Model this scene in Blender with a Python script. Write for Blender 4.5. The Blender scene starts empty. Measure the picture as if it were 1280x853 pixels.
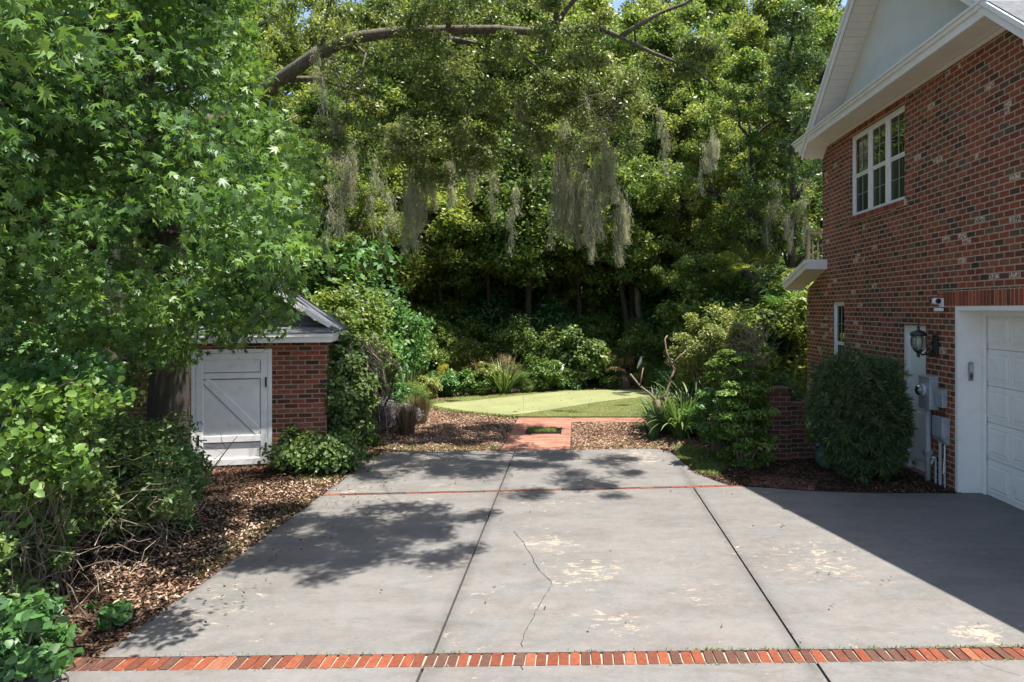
import bpy, math, random
import numpy as np
from mathutils import Vector, Matrix
R = math.radians
random.seed(7)
scene = bpy.context.scene
COL = scene.collection

# ---------------------------------------------------------------- camera, sky, sun, exposure
cam_d = bpy.data.cameras.new('camera'); cam = bpy.data.objects.new('camera', cam_d); COL.objects.link(cam)
cam.location = (0, 0, 2.4); cam.rotation_euler = (R(90), 0, 0)
cam_d.lens = 24; cam_d.sensor_width = 36; cam_d.shift_x = -0.0625; cam_d.shift_y = -0.0309
cam_d.clip_start = 0.05; cam_d.clip_end = 900
scene.camera = cam
SUN = Vector((0.345, -0.11, 1.0)).normalized()
world = bpy.data.worlds.new('World'); scene.world = world; world.use_nodes = True
wn = world.node_tree.nodes; wl = world.node_tree.links
bg = wn['Background']; sky = wn.new('ShaderNodeTexSky'); sky.sky_type = 'NISHITA'; sky.sun_disc = False
sky.sun_elevation = math.asin(SUN.z); sky.sun_rotation = math.atan2(SUN.x, SUN.y)
sky.air_density = 1.0; sky.dust_density = 1.6; sky.ozone_density = 1.2
wl.new(sky.outputs[0], bg.inputs[0]); bg.inputs[1].default_value = 0.115
sd = bpy.data.lights.new('sun', 'SUN'); so = bpy.data.objects.new('sun', sd); COL.objects.link(so)
sd.energy = 4.9; sd.angle = R(0.53); sd.color = (1.0, 0.95, 0.87)
so.rotation_euler = SUN.to_track_quat('Z', 'Y').to_euler(); so.location = (20, 0, 40)
scene.view_settings.view_transform = 'Standard'; scene.view_settings.look = 'None'
scene.view_settings.exposure = 1.4; scene.view_settings.gamma = 1.0
scene.view_settings.use_curve_mapping = False
scene.cycles.max_bounces = 7; scene.cycles.diffuse_bounces = 4; scene.cycles.transmission_bounces = 5

# ---------------------------------------------------------------- node helpers and materials
class NT:
    def __init__(s, name):
        s.m = bpy.data.materials.new(name); s.m.use_nodes = True
        s.n = s.m.node_tree.nodes; s.l = s.m.node_tree.links
        s.b = s.n['Principled BSDF']; s.out = s.n['Material Output']
    def node(s, t, **k):
        n = s.n.new(t)
        for a, v in k.items(): setattr(n, a, v)
        return n
    def put(s, sock, v):
        if hasattr(v, 'is_linked') or isinstance(v, bpy.types.NodeSocket): s.l.new(v, sock)
        else: sock.default_value = v
    def math(s, op, a, b=None, c=None, clamp=False):
        n = s.node('ShaderNodeMath', operation=op); n.use_clamp = clamp
        s.put(n.inputs[0], a)
        if b is not None: s.put(n.inputs[1], b)
        if c is not None: s.put(n.inputs[2], c)
        return n.outputs[0]
    def mix(s, f, a, b, mode='MIX'):
        n = s.node('ShaderNodeMix', data_type='RGBA', blend_type=mode)
        s.put(n.inputs['Factor'], f)
        for i, v in ((6, a), (7, b)):
            s.put(n.inputs[i], v if not isinstance(v, tuple) else (*v[:3], 1))
        return n.outputs[2]
    def noise(s, vec, scale, detail=4, rough=.55, dist=0.):
        n = s.node('ShaderNodeTexNoise'); n.inputs['Scale'].default_value = scale
        n.inputs['Detail'].default_value = detail; n.inputs['Roughness'].default_value = rough
        n.inputs['Distortion'].default_value = dist
        if vec is not None: s.l.new(vec, n.inputs['Vector'])
        return n.outputs['Fac']
    def ramp(s, fac, stops, interp='LINEAR'):
        n = s.node('ShaderNodeValToRGB'); cr = n.color_ramp; cr.interpolation = interp
        while len(cr.elements) < len(stops): cr.elements.new(1)
        for e, (p, c) in zip(cr.elements, stops):
            e.position = p; e.color = (*c, 1) if len(c) == 3 else c
        s.l.new(fac, n.inputs[0]); return n.outputs[0]
    def rng(s, v, a, b, c=0., d=1.):
        n = s.node('ShaderNodeMapRange'); n.inputs[1].default_value = a; n.inputs[2].default_value = b
        n.inputs[3].default_value = c; n.inputs[4].default_value = d; s.l.new(v, n.inputs[0]); return n.outputs[0]
    def coord(s, which='Object'): return s.node('ShaderNodeTexCoord').outputs[which]
    def bump(s, h, strength=.4, dist=.01):
        n = s.node('ShaderNodeBump'); n.inputs['Strength'].default_value = strength
        n.inputs['Distance'].default_value = dist; s.l.new(h, n.inputs['Height'])
        s.l.new(n.outputs[0], s.b.inputs['Normal'])
    def color(s, c): s.put(s.b.inputs['Base Color'], (*c, 1) if isinstance(c, tuple) else c)
    def set(s, **k):
        for a, v in k.items(): s.put(s.b.inputs[a.replace('_', ' ')], v)

def plain(name, c, rough=.6, var=.12, scale=6., metal=0., bump=.15, spec=.5, dirt=None):
    t = NT(name); co = t.coord()
    n = t.noise(co, scale, 6, .6)
    f = t.rng(n, .3, .7, 1 - var, 1 + var)
    g = t.node('ShaderNodeMix', data_type='RGBA', blend_type='MULTIPLY'); g.inputs['Factor'].default_value = 1
    g.inputs[6].default_value = (*c, 1)
    cmb = t.node('ShaderNodeCombineColor')
    for i in range(3): t.l.new(f, cmb.inputs[i])
    t.l.new(cmb.outputs[0], g.inputs[7]); res = g.outputs[2]
    if dirt:
        res = t.mix(t.rng(t.noise(co, scale * .7 + 1, 8, .7, .6), .52, .75, 0, .75), res, dirt)
    t.color(res); t.set(Roughness=rough, Metallic=metal)
    t.b.inputs['Specular IOR Level'].default_value = spec
    if bump: t.bump(t.noise(co, scale * 12, 4), bump, .004)
    return t.m

def brick_mat(name, w, h, mortar, palette, mcol, white=.0, frog=1., flat=False, speck=(.62, .56, .5)):
    """running-bond bricks worked out from the object's own coordinates, whatever way a face looks"""
    t = NT(name); tc = t.node('ShaderNodeTexCoord'); co = tc.outputs['Object']
    s = t.node('ShaderNodeSeparateXYZ'); t.l.new(co, s.inputs[0])
    ns = t.node('ShaderNodeSeparateXYZ'); t.l.new(tc.outputs['Normal'], ns.inputs[0])
    fx = t.math('GREATER_THAN', t.math('ABSOLUTE', ns.outputs[0]), .5)
    fz = t.math('GREATER_THAN', t.math('ABSOLUTE', ns.outputs[2]), .5)
    def sel(f, a, b): return t.math('ADD', t.math('MULTIPLY', f, a), t.math('MULTIPLY', t.math('SUBTRACT', 1., f), b))
    wob = t.noise(co, 9, 2); wob2 = t.math('MULTIPLY', t.math('SUBTRACT', wob, .5), .012)
    u = t.math('ADD', sel(fx, s.outputs[1], s.outputs[0]), wob2); v = t.math('ADD', sel(fz, s.outputs[1], s.outputs[2]), wob2)
    vv = t.math('DIVIDE', v, h); row = t.math('FLOOR', vv)
    uu = t.math('ADD', t.math('DIVIDE', u, w), t.math('MULTIPLY', t.math('MODULO', t.math('ABSOLUTE', row), 2.), .5))
    colm = t.math('FLOOR', uu)
    fu = t.math('MULTIPLY', t.math('FRACT', uu), w); fv = t.math('MULTIPLY', t.math('FRACT', vv), h)
    du = t.math('MINIMUM', fu, t.math('SUBTRACT', w, fu)); dv = t.math('MINIMUM', fv, t.math('SUBTRACT', h, fv))
    d = t.math('ADD', t.math('MINIMUM', du, dv), t.math('MULTIPLY', t.math('SUBTRACT', t.noise(co, 55, 3), .5), .005))
    body = t.rng(d, mortar * .35, mortar * .65)
    wnz = t.node('ShaderNodeTexWhiteNoise', noise_dimensions='3D'); cb = t.node('ShaderNodeCombineXYZ')
    t.l.new(colm, cb.inputs[0]); t.l.new(row, cb.inputs[1]); t.l.new(cb.outputs[0], wnz.inputs['Vector'])
    col = t.ramp(wnz.outputs['Value'], palette, 'LINEAR')
    grain = t.rng(t.noise(co, 42, 5, .7), .3, .75, .5, 1.45)
    cc = t.node('ShaderNodeCombineColor')
    for i in range(3): t.l.new(grain, cc.inputs[i])
    col = t.mix(1., col, cc.outputs[0], 'MULTIPLY')
    patch = t.rng(t.noise(co, 1.1, 4), .35, .7, .78, 1.18)
    cc2 = t.node('ShaderNodeCombineColor')
    for i in range(3): t.l.new(patch, cc2.inputs[i])
    col = t.mix(1., col, cc2.outputs[0], 'MULTIPLY')
    if white:
        sep = t.node('ShaderNodeSeparateColor'); t.l.new(wnz.outputs['Color'], sep.inputs[0])
        near = t.rng(t.noise(co, .75, 3, .6), .5, .68)
        pick = t.math('GREATER_THAN', t.math('ADD', sep.outputs[1], t.math('MULTIPLY', near, white * 1.2)), 1.012 - white * .22)
        pick = t.math('MULTIPLY', pick, t.rng(t.noise(co, 30, 4, .7), .44, .56))
        col = t.mix(pick, col, speck)
    col = t.mix(body, t.mix(t.rng(t.noise(co, 14, 4), .3, .7), tuple(x * .75 for x in mcol), mcol), col)
    t.color(col); t.set(Roughness=.85); t.b.inputs['Specular IOR Level'].default_value = .25
    hgt = t.math('ADD', body, t.math('MULTIPLY', t.noise(co, 90, 4), .25))
    t.bump(hgt, .5 if flat else .8, .006)
    return t.m

def leaf_mat(name, stops, trans=.35, rough=.45, spec=.45, hue=True):
    t = NT(name); a = t.node('ShaderNodeAttribute', attribute_name='tone')
    oi = t.node('ShaderNodeObjectInfo')
    f = t.math('ADD', a.outputs['Fac'], t.math('MULTIPLY', t.math('SUBTRACT', oi.outputs['Random'], .5), .22), clamp=True)
    col = t.ramp(f, stops)
    t.color(col); t.set(Roughness=rough); t.b.inputs['Specular IOR Level'].default_value = spec
    tr = t.node('ShaderNodeBsdfTranslucent')
    t.l.new(t.mix(.55, col, t.mix(1., col, (1.5, 1.45, .5), 'MULTIPLY')), tr.inputs[0])
    mx = t.node('ShaderNodeMixShader'); mx.inputs[0].default_value = trans
    t.l.new(t.b.outputs[0], mx.inputs[1]); t.l.new(tr.outputs[0], mx.inputs[2]); t.l.new(mx.outputs[0], t.out.inputs[0])
    return t.m

def tone_mat(name, stops, rough=.8, bump=.3, dirt=None):
    t = NT(name); a = t.node('ShaderNodeAttribute', attribute_name='tone'); co = t.coord()
    col = t.ramp(a.outputs['Fac'], stops)
    g = t.rng(t.noise(co, 30, 5, .7), .3, .75, .65, 1.25); cc = t.node('ShaderNodeCombineColor')
    for i in range(3): t.l.new(g, cc.inputs[i])
    col = t.mix(1., col, cc.outputs[0], 'MULTIPLY')
    if dirt: col = t.mix(t.rng(t.noise(co, 3.2, 6, .7), .5, .68, 0, .8), col, dirt)
    t.color(col); t.set(Roughness=rough); t.b.inputs['Specular IOR Level'].default_value = .3
    if bump: t.bump(t.noise(co, 70, 4), bump, .004)
    return t.m

def bark_mat(name, a, b, scale=6):
    t = NT(name); co = t.coord(); mp = t.node('ShaderNodeMapping'); mp.inputs['Scale'].default_value = (1, 1, .18)
    t.l.new(co, mp.inputs[0]); n = t.noise(mp.outputs[0], scale * 4, 7, .7, .5)
    t.color(t.mix(t.rng(t.noise(co, 1.7, 5), .4, .65), t.ramp(n, [(.3, a), (.7, b)]), t.ramp(n, [(.3, tuple(x * 1.3 for x in a)), (.7, (b[0] * .95, b[1] * 1.12, b[2] * .85))])))
    t.set(Roughness=.95); t.bump(n, 1., .03); return t.m

M = {}
PAL = [(0, (.06, .042, .030)), (.08, (.10, .048, .030)), (.2, (.18, .050, .028)), (.5, (.245, .062, .033)),
       (.78, (.30, .085, .042)), (.90, (.22, .090, .046)), (.97, (.16, .09, .052)), (1, (.11, .075, .05))]
M['brick'] = brick_mat('house_brick', .190, .0785, .0165, PAL, (.42, .345, .26), white=.10, speck=(.62, .50, .38))  # warm flecks are reflected sun spots put into the brick colour
M['brick_old'] = brick_mat('weathered_brick', .205, .0735, .014, [(0, (.035, .024, .02)), (.3, (.09, .034, .024)), (.7, (.14, .045, .030)), (1, (.08, .05, .036))], (.20, .165, .13))
M['brick_shed'] = brick_mat('shed_brick', .205, .0735, .017, [(0, (.06, .03, .022)), (.2, (.15, .045, .028)), (.5, (.27, .07, .04)), (.8, (.34, .10, .06)), (1, (.2, .08, .05))], (.34, .28, .21), white=.03)
M['paver'] = brick_mat('path_brick', .21, .105, .008, [(0, (.21, .085, .058)), (.5, (.27, .115, .078)), (1, (.33, .16, .11))], (.26, .18, .13), flat=True)
M['paver_dark'] = brick_mat('dark_red_paver', .42, .28, .010, [(0, (.15, .07, .055)), (1, (.26, .12, .09))], (.10, .08, .06), flat=True)  # dark red stepping pavers, larger than the path bricks
M['white'] = plain('white_paint', (.74, .73, .70), .45, .04, 3, bump=.05, dirt=(.60, .58, .54))
M['door_white'] = plain('shed_door_paint', (.82, .81, .80), .5, .05, 5, bump=.06, dirt=(.55, .54, .52))
M['soffit'] = plain('soffit_paint', (.66, .62, .55), .6, .05, 3, bump=0)
M['stucco'] = plain('stucco', (.60, .59, .54), .85, .06, 2, bump=.5)
M['shingle'] = plain('shingles', (.085, .09, .10), .9, .4, 14, bump=.6)
M['metal_dark'] = plain('black_iron', (.012, .014, .015), .4, .2, 8, bump=.05)
M['meter'] = plain('grey_enamel', (.33, .37, .40), .4, .06, 6, metal=.2, bump=.03, dirt=(.22, .23, .22))
M['pvc'] = plain('grey_conduit', (.36, .39, .40), .5, .1, 10, bump=0)
M['plastic_white'] = plain('white_plastic', (.75, .75, .74), .35, .03, 6, bump=0)
M['keypad'] = plain('grey_plastic', (.22, .22, .22), .4, .05, 6, bump=0)
M['black_plastic'] = plain('black_plastic', (.015, .015, .017), .3, .05, 6, bump=0)
M['lamp_glass'] = NT('lantern_glass').m
_t = NT('lantern_pane'); _t.color((.55, .56, .5)); _t.set(Roughness=.08); _t.b.inputs['Transmission Weight'].default_value = .85; M['lamp_glass'] = _t.m
_t = NT('window_pane'); _tr = _t.node('ShaderNodeBsdfTransparent'); _tr.inputs[0].default_value = (.80, .88, .84, 1); _gl = _t.node('ShaderNodeBsdfGlossy'); _gl.inputs['Roughness'].default_value = .02
_mx = _t.node('ShaderNodeMixShader'); _fr = _t.node('ShaderNodeFresnel'); _fr.inputs[0].default_value = 1.5
_t.l.new(_t.math('ADD', _t.math('MULTIPLY', _fr.outputs[0], 1.3), .10, clamp=True), _mx.inputs[0]); _t.l.new(_tr.outputs[0], _mx.inputs[1]); _t.l.new(_gl.outputs[0], _mx.inputs[2]); _t.l.new(_mx.outputs[0], _t.out.inputs[0]); M['pane'] = _t.m
M['curtain'] = plain('curtain_cloth', (.80, .82, .76), .9, .08, 8, bump=0); M['dark_room'] = plain('dark_room', (.02, .022, .022), .9, .1, 3, bump=0)
_t = NT('screened_pane'); _t.color((.012, .016, .018)); _t.set(Roughness=.25); M['screen'] = _t.m
M['clay'] = plain('teal_glaze', (.05, .10, .09), .25, .2, 6, bump=.05)
M['stone'] = plain('pale_stone', (.55, .54, .48), .8, .1, 8, bump=.2)
M['timber'] = plain('weathered_timber', (.16, .125, .085), .9, .3, 9, bump=.4)
M['bark_dark'] = bark_mat('dark_bark', (.018, .014, .010), (.072, .058, .044))
M['bark_oak'] = bark_mat('oak_bark', (.03, .024, .018), (.19, .155, .115))
M['bark_pale'] = bark_mat('pale_bark', (.12, .11, .09), (.33, .31, .27))
M['twig'] = plain('dry_twig', (.26, .205, .15), .9, .3, 5, bump=0)
M['twig_dark'] = plain('dark_twig', (.11, .085, .06), .9, .3, 5, bump=0)
M['bark_tan'] = plain('smooth_tan_bark', (.15, .105, .072), .8, .25, 8, bump=.3)
# leaves
M['gum'] = leaf_mat('sweetgum_leaf', [(0, (0.055, 0.127, 0.032)), (.45, (0.112, 0.207, 0.042)), (.8, (0.189, 0.287, 0.053)), (1, (0.378, 0.437, 0.084))], .40, .45, .5)
M['oak'] = leaf_mat('oak_leaf', [(0, (0.061, 0.098, 0.029)), (.5, (0.128, 0.178, 0.047)), (.85, (0.220, 0.259, 0.068)), (1, (0.354, 0.368, 0.126))], .38, .45, .5)
M['wood_a'] = leaf_mat('wood_leaf_green', [(0, (0.061, 0.115, 0.029)), (.45, (0.140, 0.213, 0.047)), (.8, (0.232, 0.299, 0.068)), (1, (0.415, 0.448, 0.126))], .5)
M['wood_b'] = leaf_mat('wood_leaf_yellow', [(0, (0.098, 0.144, 0.034)), (.45, (0.207, 0.265, 0.058)), (.8, (0.317, 0.356, 0.089)), (1, (0.488, 0.494, 0.158))], .5)
M['wood_c'] = leaf_mat('wood_leaf_dark', [(0, (0.043, 0.086, 0.027)), (.5, (0.091, 0.155, 0.042)), (.85, (0.159, 0.224, 0.061)), (1, (0.256, 0.322, 0.095))], .38)
M['shrub'] = leaf_mat('shrub_leaf', [(0, (0.041, 0.101, 0.030)), (.5, (0.081, 0.189, 0.046)), (1, (0.176, 0.311, 0.081))], .3)
M['lime'] = leaf_mat('lime_leaf', [(0, (.05, .105, .020)), (.5, (.10, .185, .030)), (1, (.19, .27, .055))], .34)
M['yellow'] = leaf_mat('yellow_leaf', [(0, (.16, .20, .03)), (.5, (.38, .36, .05)), (1, (.60, .42, .07))], .35)
M['olive'] = leaf_mat('olive_leaf', [(0, (.09, .12, .03)), (.5, (.19, .23, .055)), (1, (.32, .33, .10))], .35)
M['podo'] = leaf_mat('needle_leaf', [(0, (.04, .07, .028)), (.5, (.08, .13, .045)), (1, (.17, .235, .08))], .25)
M['strap'] = leaf_mat('strap_leaf', [(0, (.045, .09, .025)), (.5, (.095, .17, .045)), (1, (.21, .27, .10))], .3)
M['agave'] = leaf_mat('succulent_leaf', [(0, (.025, .06, .025)), (1, (.06, .11, .045))], .1)
M['purple'] = leaf_mat('grey_purple_leaf', [(0, (.07, .062, .06)), (.5, (.17, .15, .155)), (1, (.30, .27, .27))], .15)
M['straw'] = leaf_mat('dry_grass_leaf', [(0, (.075, .055, .03)), (.5, (.17, .12, .065)), (1, (.30, .22, .11))], .25)
M['red'] = leaf_mat('red_leaf', [(0, (.15, .04, .03)), (.5, (.30, .12, .06)), (1, (.30, .22, .08))], .3)
M['moss'] = leaf_mat('spanish_moss_strand', [(0, (.19, .20, .155)), (.5, (.34, .345, .27)), (1, (.50, .49, .39))], .45, .9, .1)
M['grass'] = leaf_mat('grass_blade', [(0, (.05, .085, .018)), (.5, (.12, .17, .03)), (1, (.22, .25, .06))], .3)
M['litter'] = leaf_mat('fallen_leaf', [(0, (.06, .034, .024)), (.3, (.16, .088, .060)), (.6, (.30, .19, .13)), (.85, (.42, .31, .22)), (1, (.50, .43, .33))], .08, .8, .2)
M['litter_dark'] = leaf_mat('shade_toned_leaf', [(0, (.03, .019, .013)), (.5, (.075, .044, .028)), (.85, (.14, .085, .052)), (1, (.27, .19, .13))], .05, .85, .15)  # darker copy of the litter, with the beds' shade put into its colour
M['edge_brick'] = tone_mat('edging_brick', [(0, (.09, .045, .03)), (.22, (.085, .034, .022)), (.5, (.15, .038, .018)), (.85, (.205, .056, .025)), (1, (.225, .10, .058))], .85, .4)
M['soldier'] = tone_mat('soldier_brick', [(0, (.12, .045, .03)), (.5, (.27, .06, .032)), (1, (.36, .10, .05))], .85, .4)
M['mortar'] = plain('mortar', (.28, .24, .19), .95, .2, 20, bump=.4)
M['mortar_dark'] = plain('house_mortar', (.50, .41, .31), .95, .2, 20, bump=.4)
M['gap'] = plain('dark_joint_fill', (.022, .02, .016), 1, .3, 20, bump=0)  # near-black fill for joints, cracks and grooves

# ground
t = NT('forest_soil'); co = t.coord()
n1 = t.noise(co, 26, 9, .75); n2 = t.noise(co, 1.3, 5)
c = t.ramp(n1, [(.3, (.022, .015, .010)), (.5, (.075, .045, .028)), (.62, (.16, .098, .06)), (.75, (.25, .165, .11))])
c = t.mix(t.rng(n2, .45, .62, 0, .55), c, (.055, .038, .025)); t.color(c); t.set(Roughness=.95); t.bump(n1, 1., .03); M['soil'] = t.m
# concrete with pale patches
def concrete(name, base, spots):
    t = NT(name); co = t.coord(); s = t.node('ShaderNodeSeparateXYZ'); t.l.new(co, s.inputs[0])
    mp = t.node('ShaderNodeMapping'); mp.inputs['Scale'].default_value = (.7, 1.9, 1); t.l.new(co, mp.inputs[0])
    broad = t.noise(mp.outputs[0], 1.2, 6, .6, .4); fine = t.noise(co, 140, 5, .8); mid = t.noise(co, 9, 7, .7, .2)
    brush = t.noise(mp.outputs[0], 38, 4, .6)
    f = t.math('ADD', t.math('ADD', t.math('MULTIPLY', broad, .5), t.math('MULTIPLY', mid, .34)), t.math('ADD', t.math('MULTIPLY', fine, .42), t.math('MULTIPLY', brush, .3)))
    col = t.ramp(f, [(.52, tuple(x * .62 for x in base)), (.71, base), (.90, tuple(min(1, x * 1.32) for x in base))])
    stain = t.rng(t.noise(mp.outputs[0], 3.1, 8, .75, .8), .5, .72, 0, .5)
    col = t.mix(stain, col, tuple(x * .60 for x in (base[0] * 1.05, base[1], base[2] * .92)))
    hue = t.noise(mp.outputs[0], 1.9, 5, .7, 1.); hm = t.ramp(hue, [(.38, (1.03, .985, .96)), (.62, (.97, 1.0, 1.01))])
    col = t.mix(1., col, hm, 'MULTIPLY')
    for jx in (-.98, 1.56, -3.25):
        dj = t.math('ABSOLUTE', t.math('SUBTRACT', s.outputs[0], jx)); col = t.mix(t.math('MULTIPLY', t.rng(dj, .0, .10, .75, 0), t.rng(mid, .35, .6)), col, tuple(x * .5 for x in base))
    grit = t.math('MULTIPLY', t.rng(t.noise(co, 75, 3, .9), .60, .70, 0, .75), t.rng(t.noise(co, 2.3, 5), .42, .6))
    col = t.mix(grit, col, (.045, .038, .033))
    # pale warm patches, mostly around the listed spots
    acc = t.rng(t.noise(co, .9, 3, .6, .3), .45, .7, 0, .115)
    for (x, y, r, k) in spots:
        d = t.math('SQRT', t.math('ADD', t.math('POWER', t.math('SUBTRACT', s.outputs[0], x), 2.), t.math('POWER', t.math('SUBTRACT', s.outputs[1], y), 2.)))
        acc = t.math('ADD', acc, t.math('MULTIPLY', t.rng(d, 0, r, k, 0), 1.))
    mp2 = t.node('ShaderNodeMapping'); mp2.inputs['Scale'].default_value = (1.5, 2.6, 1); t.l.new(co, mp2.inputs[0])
    blotches = t.math('ADD', t.noise(mp2.outputs[0], 5.5, 10, .72, .7), acc)
    bare = t.math('MULTIPLY', t.rng(blotches, .655, .76), t.rng(t.noise(co, 60, 4, .7), .36, .55))  # mask of the pale warm patches
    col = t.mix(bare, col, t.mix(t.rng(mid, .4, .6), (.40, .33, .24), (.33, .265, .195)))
    specks = t.rng(t.noise(co, 24, 5, .8), .70, .76, 0, .7)
    col = t.mix(specks, col, (.06, .05, .042))
    t.color(col); t.set(Roughness=.72); t.b.inputs['Specular IOR Level'].default_value = .35
    t.bump(t.math('ADD', fine, t.math('MULTIPLY', brush, .6)), .35, .003)
    return t.m
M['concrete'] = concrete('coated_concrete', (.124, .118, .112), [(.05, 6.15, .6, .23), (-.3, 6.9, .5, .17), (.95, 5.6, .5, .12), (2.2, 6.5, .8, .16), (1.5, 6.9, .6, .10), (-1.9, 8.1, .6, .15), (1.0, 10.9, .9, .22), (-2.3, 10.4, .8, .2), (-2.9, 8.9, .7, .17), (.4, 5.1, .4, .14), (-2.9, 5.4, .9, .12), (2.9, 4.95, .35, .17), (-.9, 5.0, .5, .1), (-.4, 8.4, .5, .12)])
t = NT('putting_turf'); co = t.coord(); n = t.noise(co, 70, 6, .85); n2 = t.noise(co, 1.2, 6, .7)
t.color(t.ramp(t.math('ADD', t.math('MULTIPLY', n, .5), t.math('MULTIPLY', n2, .5)), [(.35, (.125, .14, .055)), (.65, (.215, .225, .095))])); t.set(Roughness=.9); t.bump(n, .4, .01); M['turf'] = t.m
t = NT('fringe_turf'); co = t.coord(); n = t.noise(co, 90, 5, .7); n2 = t.noise(co, 1.6, 5)
t.color(t.ramp(t.math('ADD', t.math('MULTIPLY', n, .5), t.math('MULTIPLY', n2, .5)), [(.35, (.055, .068, .013)), (.65, (.12, .125, .026))])); t.set(Roughness=.9); t.bump(n, .8, .02); M['fringe'] = t.m

# ---------------------------------------------------------------- mesh helpers
def link(o, parent=None):
    COL.objects.link(o)
    if parent is not None: o.parent = parent
    return o
def tag(o, label=None, cat=None, group=None, kind=None):
    if label: o['label'] = label
    if cat: o['category'] = cat
    if group: o['group'] = group
    if kind: o['kind'] = kind
    return o
def empty(name, loc=(0, 0, 0), rz=0., label=None, cat=None, group=None):
    o = bpy.data.objects.new(name, None); o.location = loc; o.rotation_euler = (0, 0, rz); o.empty_display_size = .2
    link(o); return tag(o, label, cat, group)

class MB:
    def __init__(s): s.v = []; s.f = []; s.t = []
    def add(s, vs, fs, tone=None):
        n = len(s.v); s.v += [tuple(p) for p in vs]
        for f in fs: s.f.append([i + n for i in f]); s.t.append(.5 if tone is None else tone)
        return s
    def box(s, a, b, tone=None):
        x0, y0, z0 = [min(p, q) for p, q in zip(a, b)]; x1, y1, z1 = [max(p, q) for p, q in zip(a, b)]
        vs = [(x0, y0, z0), (x1, y0, z0), (x1, y1, z0), (x0, y1, z0), (x0, y0, z1), (x1, y0, z1), (x1, y1, z1), (x0, y1, z1)]
        return s.add(vs, [(0, 3, 2, 1), (4, 5, 6, 7), (0, 1, 5, 4), (1, 2, 6, 5), (2, 3, 7, 6), (3, 0, 4, 7)], tone)
    def hexa(s, vs, tone=None):   # 8 free corners in box order
        return s.add(vs, [(0, 3, 2, 1), (4, 5, 6, 7), (0, 1, 5, 4), (1, 2, 6, 5), (2, 3, 7, 6), (3, 0, 4, 7)], tone)
    def prism(s, poly, d, tone=None):  # poly of 3D points, extruded by vector d
        n = len(poly); p2 = [tuple(Vector(p) + Vector(d)) for p in poly]
        fs = [tuple(range(n)), tuple(range(2 * n - 1, n - 1, -1))] + [(i, i + n, (i + 1) % n + n, (i + 1) % n) for i in range(n)]
        return s.add(list(poly) + p2, fs, tone)
    def tube(s, pts, rad, sides=8, cap=True, tone=None):
        P = [Vector(p) for p in pts]; n = len(P); vs = []
        if not hasattr(rad, '__len__'): rad = [rad] * n
        d0 = (P[1] - P[0]).normalized(); up = Vector((0, 0, 1)) if abs(d0.z) < .9 else Vector((1, 0, 0)); a = d0.cross(up).normalized()
        for i in range(n):
            d = (P[min(i + 1, n - 1)] - P[max(i - 1, 0)]).normalized()
            a = (a - d * a.dot(d)).normalized(); b = d.cross(a)
            for k in range(sides):
                an = 2 * math.pi * k / sides; vs.append(P[i] + (a * math.cos(an) + b * math.sin(an)) * rad[i])
        fs = [(i * sides + k, i * sides + (k + 1) % sides, (i + 1) * sides + (k + 1) % sides, (i + 1) * sides + k) for i in range(n - 1) for k in range(sides)]
        if cap: fs += [tuple(range(sides - 1, -1, -1)), tuple((n - 1) * sides + k for k in range(sides))]
        return s.add(vs, fs, tone)
    def lathe(s, prof, c=(0, 0, 0), sides=16, axis='z', tone=None):
        vs = []
        for (r, h) in prof:
            for k in range(sides):
                an = 2 * math.pi * k / sides; p = (r * math.cos(an), r * math.sin(an), h)
                if axis == 'x': p = (p[2], p[0], p[1])
                if axis == 'y': p = (p[0], p[2], p[1])
                vs.append((p[0] + c[0], p[1] + c[1], p[2] + c[2]))
        n = len(prof)
        fs = [(i * sides + k, i * sides + (k + 1) % sides, (i + 1) * sides + (k + 1) % sides, (i + 1) * sides + k) for i in range(n - 1) for k in range(sides)]
        fs += [tuple(range(sides - 1, -1, -1)), tuple((n - 1) * sides + k for k in range(sides))]
        return s.add(vs, fs, tone)
    def build(s, name, mat, parent=None, smooth=False, bevel=0.):
        me = bpy.data.meshes.new(name); me.from_pydata(s.v, [], s.f); me.materials.append(mat)
        at = me.attributes.new('tone', 'FLOAT', 'FACE'); at.data.foreach_set('value', s.t)
        if smooth: me.polygons.foreach_set('use_smooth', [True] * len(me.polygons))
        me.update(); o = bpy.data.objects.new(name, me); link(o, parent)
        if bevel:
            m = o.modifiers.new('bevel', 'BEVEL'); m.width = bevel; m.segments = 2; m.limit_method = 'ANGLE'
        return o

def npmesh(name, V, F, T, mat, parent=None, smooth=False):
    """V (n,3) float, F (m,k) int, T (m) tone"""
    me = bpy.data.meshes.new(name); V = np.ascontiguousarray(V, dtype=np.float32); F = np.ascontiguousarray(F, dtype=np.int32)
    me.vertices.add(len(V)); me.vertices.foreach_set('co', V.ravel())
    me.loops.add(F.size); me.loops.foreach_set('vertex_index', F.ravel())
    me.polygons.add(len(F)); me.polygons.foreach_set('loop_start', np.arange(0, F.size, F.shape[1], dtype=np.int32))
    me.polygons.foreach_set('loop_total', np.full(len(F), F.shape[1], dtype=np.int32))
    me.materials.append(mat)
    at = me.attributes.new('tone', 'FLOAT', 'FACE'); at.data.foreach_set('value', np.ascontiguousarray(T, dtype=np.float32))
    if smooth: me.polygons.foreach_set('use_smooth', np.ones(len(F), dtype=bool))
    me.update(calc_edges=True); me.validate()
    o = bpy.data.objects.new(name, me); link(o, parent); return o

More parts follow.
